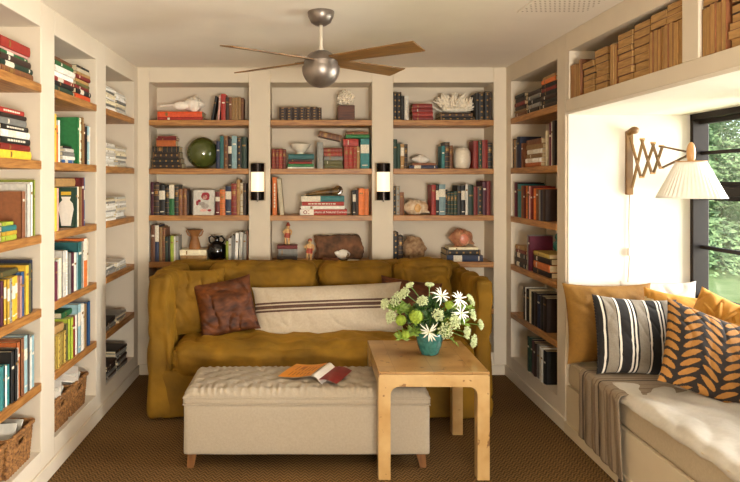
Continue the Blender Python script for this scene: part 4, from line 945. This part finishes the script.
cushion('throw_pillow', 'pale and ochre pillow lying against the window behind the leaf pillow', 'pillow', (2.205, 3.74, .715), (-.35, .15, -.25), .40, .42, .13, [OCH, LPALE], lambda a, b: 1 if .62 < b+.25*a < .86 else 0, 18)
ro = cushion('throw_pillow', 'ruffled ochre pillow by the glass behind the leaf pillow', 'pillow', (2.30, 3.52, .79), (-.3, .35, -.9), .32, .30, .16, OCH, None, 19, wr=.02)
rf = MB()
for k in range(9): 
    a = k*PI/4.5; rf.tube([(.03*math.cos(a), -.085, .03*math.sin(a)), (.07*math.cos(a+.3), -.085+.01*math.sin(k*3), .07*math.sin(a+.3)), (.12*math.cos(a+.4), -.06, .11*math.sin(a+.4))], [.010, .014, .010], 6)
rf.build('ruffle', OCH, ro)

# ------------------------------------------------------------------ scissor wall lamp
LW_ = mat('lamp_oak', '86602F', .45, two='5E4220', scale=14, stretch=(1, 1, .4)); LWL = mat('lamp_pale_wood', 'C79660', .4, .1, 20)
lm = thing('scissor_lamp', 'wooden scissor wall lamp with white pleated shade by the window', 'wall lamp', (2.04, 4.0, 1.50))
Lz = lambda z: z-1.50
b_ = MB(); b_.box((-.022, -.022, Lz(1.50)), (.022, 0, Lz(1.90))); b_.build('wall_bracket', LW_, lm, bevel=.004)
kb = MB(); kb.tube([(0, 0, Lz(1.885)), (0, -.05, Lz(1.90))], .020, 14); kb.ball((.012, -.05, Lz(1.902)), .030, 14, 0, (1, .8, .8)); kb.build('knob', LW_, lm)
Pt = [(-.035, 1.86), (-.165, 1.84), (-.285, 1.809), (-.372, 1.785)]; Pb = [(-.035, 1.545), (-.160, 1.61), (-.280, 1.633), (-.372, 1.662)]
segs = []
for i in range(3): segs += [((Pt[i]), (Pb[i+1])), ((Pb[i]), (Pt[i+1]))]
segs += [(Pt[3], (-.62, 1.742)), (Pb[3], (-.62, 1.724))]
for i, (p, q) in enumerate(segs):
    x = .006 if i % 2 else -.006; m = MB(); m.bar((x, p[0], Lz(p[1])), (x, q[0], Lz(q[1])), .009, .016, 0, (1, 0, 0)); m.build('scissor_bar', LW_, lm, bevel=.002)
pv = MB()
for y, z in Pt[1:]+Pb[1:]: pv.tube([(-.014, y, Lz(z)), (.014, y, Lz(z))], .007, 8)
pv.build('pivots', LWL, lm)
hd = MB(); hd.ball((0, -.65, Lz(1.732)), 1, 20, 0, (.022, .022, .060)); hd.build('holder', LWL, lm)
def shade(a, b):
    r = .070+(.164-.070)*b; f = 1+(.020 if int(round(a*88)) % 2 else -.020)*(.5+.5*b); th = a*2*PI
    return (r*f*math.cos(th), -.65+r*f*math.sin(th), Lz(1.690)-b*.195)
m = MB(); m.grid(shade, 88, 10, closeu=True); so = m.build('pleated_shade', mat('shade_paper', 'F2EEE4', .7, .02, 20), lm, smooth=25); so.modifiers.new('t', 'SOLIDIFY').thickness = .0012
rg = MB(); rg.tube([(.072*math.cos(k*PI/16), -.65+.072*math.sin(k*PI/16), Lz(1.688)) for k in range(33)], .003, 6)
for k in range(3): rg.tube([(0, -.65, Lz(1.688)), (.072*math.cos(k*2.1), -.65+.072*math.sin(k*2.1), Lz(1.688))], .002, 5)
rg.build('shade_ring', LWL, lm)
MB().ball((0, -.65, Lz(1.62)), .028, 14).build('bulb', mat('bulb_glass', 'EDE8DC', .2, .02), lm)
cd = MB(); cd.tube([(.004, -.008, Lz(1.505)), (-.002, -.01, Lz(1.3)), (.002, -.01, Lz(1.1)), (-.012, -.012, Lz(.90)), (.0, -.02, Lz(.80))], .0028, 6); cd.build('cord', mat('cord_grey', '9C8E76', .6, .05, 30), lm)
MB().box((-.010, -.02, Lz(1.115)), (.010, -.004, Lz(1.165))).build('cord_switch', WHITEW, lm, bevel=.004)

# ------------------------------------------------------------------ ceiling fan
STEEL = mat('brushed_pewter', '8A8078', .38, .18, 16, metal=.85, bump=.03); FANW = wood('fan_blade_wood', '86602F', '5C401E', 0, .4, 7)
fn_ = thing('ceiling_fan', 'pewter ball ceiling fan with four brown wooden blades', 'ceiling fan', (.088, 3.5, ZC))
MB().lathe([(0, -.078), (.03, -.076), (.055, -.06), (.070, -.03), (.074, -.004), (.072, 0), (0, 0)], 32).build('canopy', STEEL, fn_, smooth=50)
MB().lathe([(.0105, -.235), (.0105, -.07)], 14).lathe([(.018, -.228), (.018, -.205)], 14).build('downrod', mat('fan_rod', 'C9BFAE', .35, .05, 20, metal=.3), fn_)
hz = -.316; R = .104
up_ = [(0.0, hz+R*1.0)]+[(R*math.sin(a), hz+R*math.cos(a)) for a in [k*PI/2.7/12 for k in range(1, 13)]]
MB().lathe(up_[::-1], 40).build('motor_housing', STEEL, fn_, smooth=50)
MB().lathe([(R*.90, hz+.012), (R*.90, hz+R*math.cos(PI/2.7))], 40).build('blade_collar', STEEL, fn_)
lo = [(R*math.sin(a), hz+R*math.cos(a)) for a in [PI*.46+k*PI*.54/14 for k in range(15)]]
MB().lathe([(R*.6, hz+.012), lo[0]]+lo, 40).build('lower_housing', STEEL, fn_, smooth=50)
base_a = math.radians(38.0)
for ang in (base_a, PI-base_a, PI+base_a, -base_a):
    bl = MB(); L0, L1 = .085, .605; n = 24
    def prof(x):
        f = (x-L0)/(L1-L0); return .048+.018*f
    pts_ = [(L0+(L1-L0)*k/n, -prof(L0+(L1-L0)*k/n)) for k in range(n+1)]+[(L0+(L1-L0)*k/n, prof(L0+(L1-L0)*k/n)) for k in range(n, -1, -1)]
    bl.prism(pts_, -.0035, .0035)
    o = bl.build('blade', FANW, fn_, loc=(0, 0, hz+.047), bevel=.002); o.rotation_euler = (math.radians(-11.5), 0, ang)
    ar = MB(); ar.box((.06, -.022, .0037), (.17, .022, .009)); ar.build('blade_bracket', STEEL, o, bevel=.002)

# ------------------------------------------------------------------ garden beyond the glass
LAWN = mat('lawn_grass', '86985E', .9, two='728A4A', scale=3, bump=.6, bscale=60)
g_ = MB(); g_.box((2.75, -14, -.45), (70, 70, -.30)); structure(g_.build('lawn', LAWN, smooth=0), 'green lawn outside the bay window', 'lawn')
NEED = mat('fir_foliage', '9DB57A', .8, two='6E8C58', scale=1.6); BARK = mat('fir_bark', '5A4634', .9, .2, 10)
def fir(seed, H):
    r_ = random.Random(seed); m = MB(); tk = MB(); tk.tube([(0, 0, 0), (.03, .02, H*.5), (0, 0, H)], [.16, .10, .02], 10)
    z = .25
    while z < H-.1:
        R_ = (H-z)*.34+.15
        for k in range(9):
            th = r_.uniform(0, 2*PI); L = R_*r_.uniform(.75, 1.1); d = Vector((math.cos(th), math.sin(th), 0)); nn = max(4, int(L/.085))
            for i in range(nn):
                f = (i+1)/nn; c = d*L*f+Vector((0, 0, z+.10*f-.30*f*f*L))
                for j in range(3):
                    e = (d*r_.uniform(.2, 1)+Vector((r_.uniform(-1, 1), r_.uniform(-1, 1), r_.uniform(-.9, .25)))).normalized(); q = c+Vector((r_.uniform(-.1, .1), r_.uniform(-.1, .1), r_.uniform(-.06, .06))); L2 = r_.uniform(.09, .17); s_ = e.orthogonal().normalized()*L2*.16
                    m.add([q, q+e*L2*.5+s_, q+e*L2, q+e*L2*.5-s_], [(0, 1, 2, 3)])
        z += .17
    return m, tk
kinds = []
for i, H in enumerate((6.8, 5.8)):
    m, tk = fir(i+3, H); kinds.append((m, tk))
protos = {}
TREES = [(8.6, 14.2, 0, 'fir tree closest to the bay window beyond the lawn'), (10.6, 14.6, 1, 'fir tree second from the house beyond the lawn'), (9.6, 16.6, 0, 'tall fir tree in the second row behind the closest one'), (12.4, 15.0, 0, 'fir tree farther along the edge of the lawn'), (11.8, 18.2, 1, 'shorter fir in the second row behind the lawn edge'), (7.2, 17.0, 1, 'fir tree at the end of the row away from the window'), (14.4, 17.6, 0, 'fir tree at the far corner of the row'), (14.2, 12.8, 1, 'fir tree at the side of the lawn'), (15.2, 9.6, 0, 'fir tree standing alone at the side of the lawn'), (12.6, 21.0, 0, 'fir tree deepest behind the row')]
for i, (x, y, k, lab) in enumerate(TREES):
    t = thing('fir_tree', lab, 'tree', (x, y, -.30), i*1.3, 'fir trees beyond the lawn')
    if k not in protos:
        m, tk = kinds[k]; protos[k] = (m.build('foliage', NEED, t, smooth=0), tk.build('trunk', BARK, t))
    else:
        for p_ in protos[k]:
            c = p_.copy(); COL.objects.link(c); c.parent = t
    t.scale = (1, 1, (1, 1.08, 1.2, .95)[i % 4])

# ------------------------------------------------------------------ camera, light, output
label_books()
cam = bpy.data.cameras.new('camera'); co = bpy.data.objects.new('camera', cam); COL.objects.link(co)
co.location = (0, 0, CZ); co.rotation_euler = (PI/2, 0, 0); cam.sensor_width = 36; cam.lens = F/740*36; cam.shift_x = (370-VX)/740; cam.shift_y = -(241-VY)/740; cam.clip_start = .05
sc.camera = co
W_ = bpy.data.worlds.new('sky'); sc.world = W_; W_.use_nodes = True
N, L = W_.node_tree.nodes, W_.node_tree.links; bg = N['Background']; sk = N.new('ShaderNodeTexSky'); sk.sky_type = 'NISHITA'; sk.sun_disc = False; sk.sun_elevation = math.radians(48); sk.sun_rotation = math.radians(250)
L.new(sk.outputs[0], bg.inputs['Color']); bg.inputs['Strength'].default_value = .3
def area(name, loc, target, sx, sy, power, col):
    l = bpy.data.lights.new(name, 'AREA'); l.shape = 'RECTANGLE'; l.size = sx; l.size_y = sy; l.energy = power; l.color = col
    o = bpy.data.objects.new(name, l); COL.objects.link(o); o.location = loc; o.rotation_euler = (Vector(target)-Vector(loc)).to_track_quat('-Z', 'Z').to_euler(); return o
sun = bpy.data.lights.new('sun', 'SUN'); sun.energy = 4.6; sun.angle = .02; sun.color = (1, .95, .85); so = bpy.data.objects.new('sun', sun); COL.objects.link(so); so.rotation_euler = (math.radians(48), 0, math.radians(-62))
area('bay_window_daylight', (5.8, 3.0, 1.15), (1.0, 2.9, 1.45), 6.0, 2.7, 1650, (1, .965, .89))
area('rear_window_daylight', (.85, -1.90, .95), (.3, .4, 3.2), 1.4, 1.0, 290, (1, .935, .83))  # added area light behind the camera, tilted up to brighten ceiling and fronts
vs_ = sc.view_settings; sc.display_settings.display_device = 'sRGB'; vs_.view_transform = 'Standard'; vs_.look = 'None'; vs_.exposure = .44; vs_.gamma = 1; vs_.use_curve_mapping = False
sc.cycles.use_denoising = True; sc.cycles.max_bounces = 8; sc.cycles.diffuse_bounces = 6; sc.cycles.transparent_max_bounces = 12; sc.cycles.sample_clamp_indirect = 6
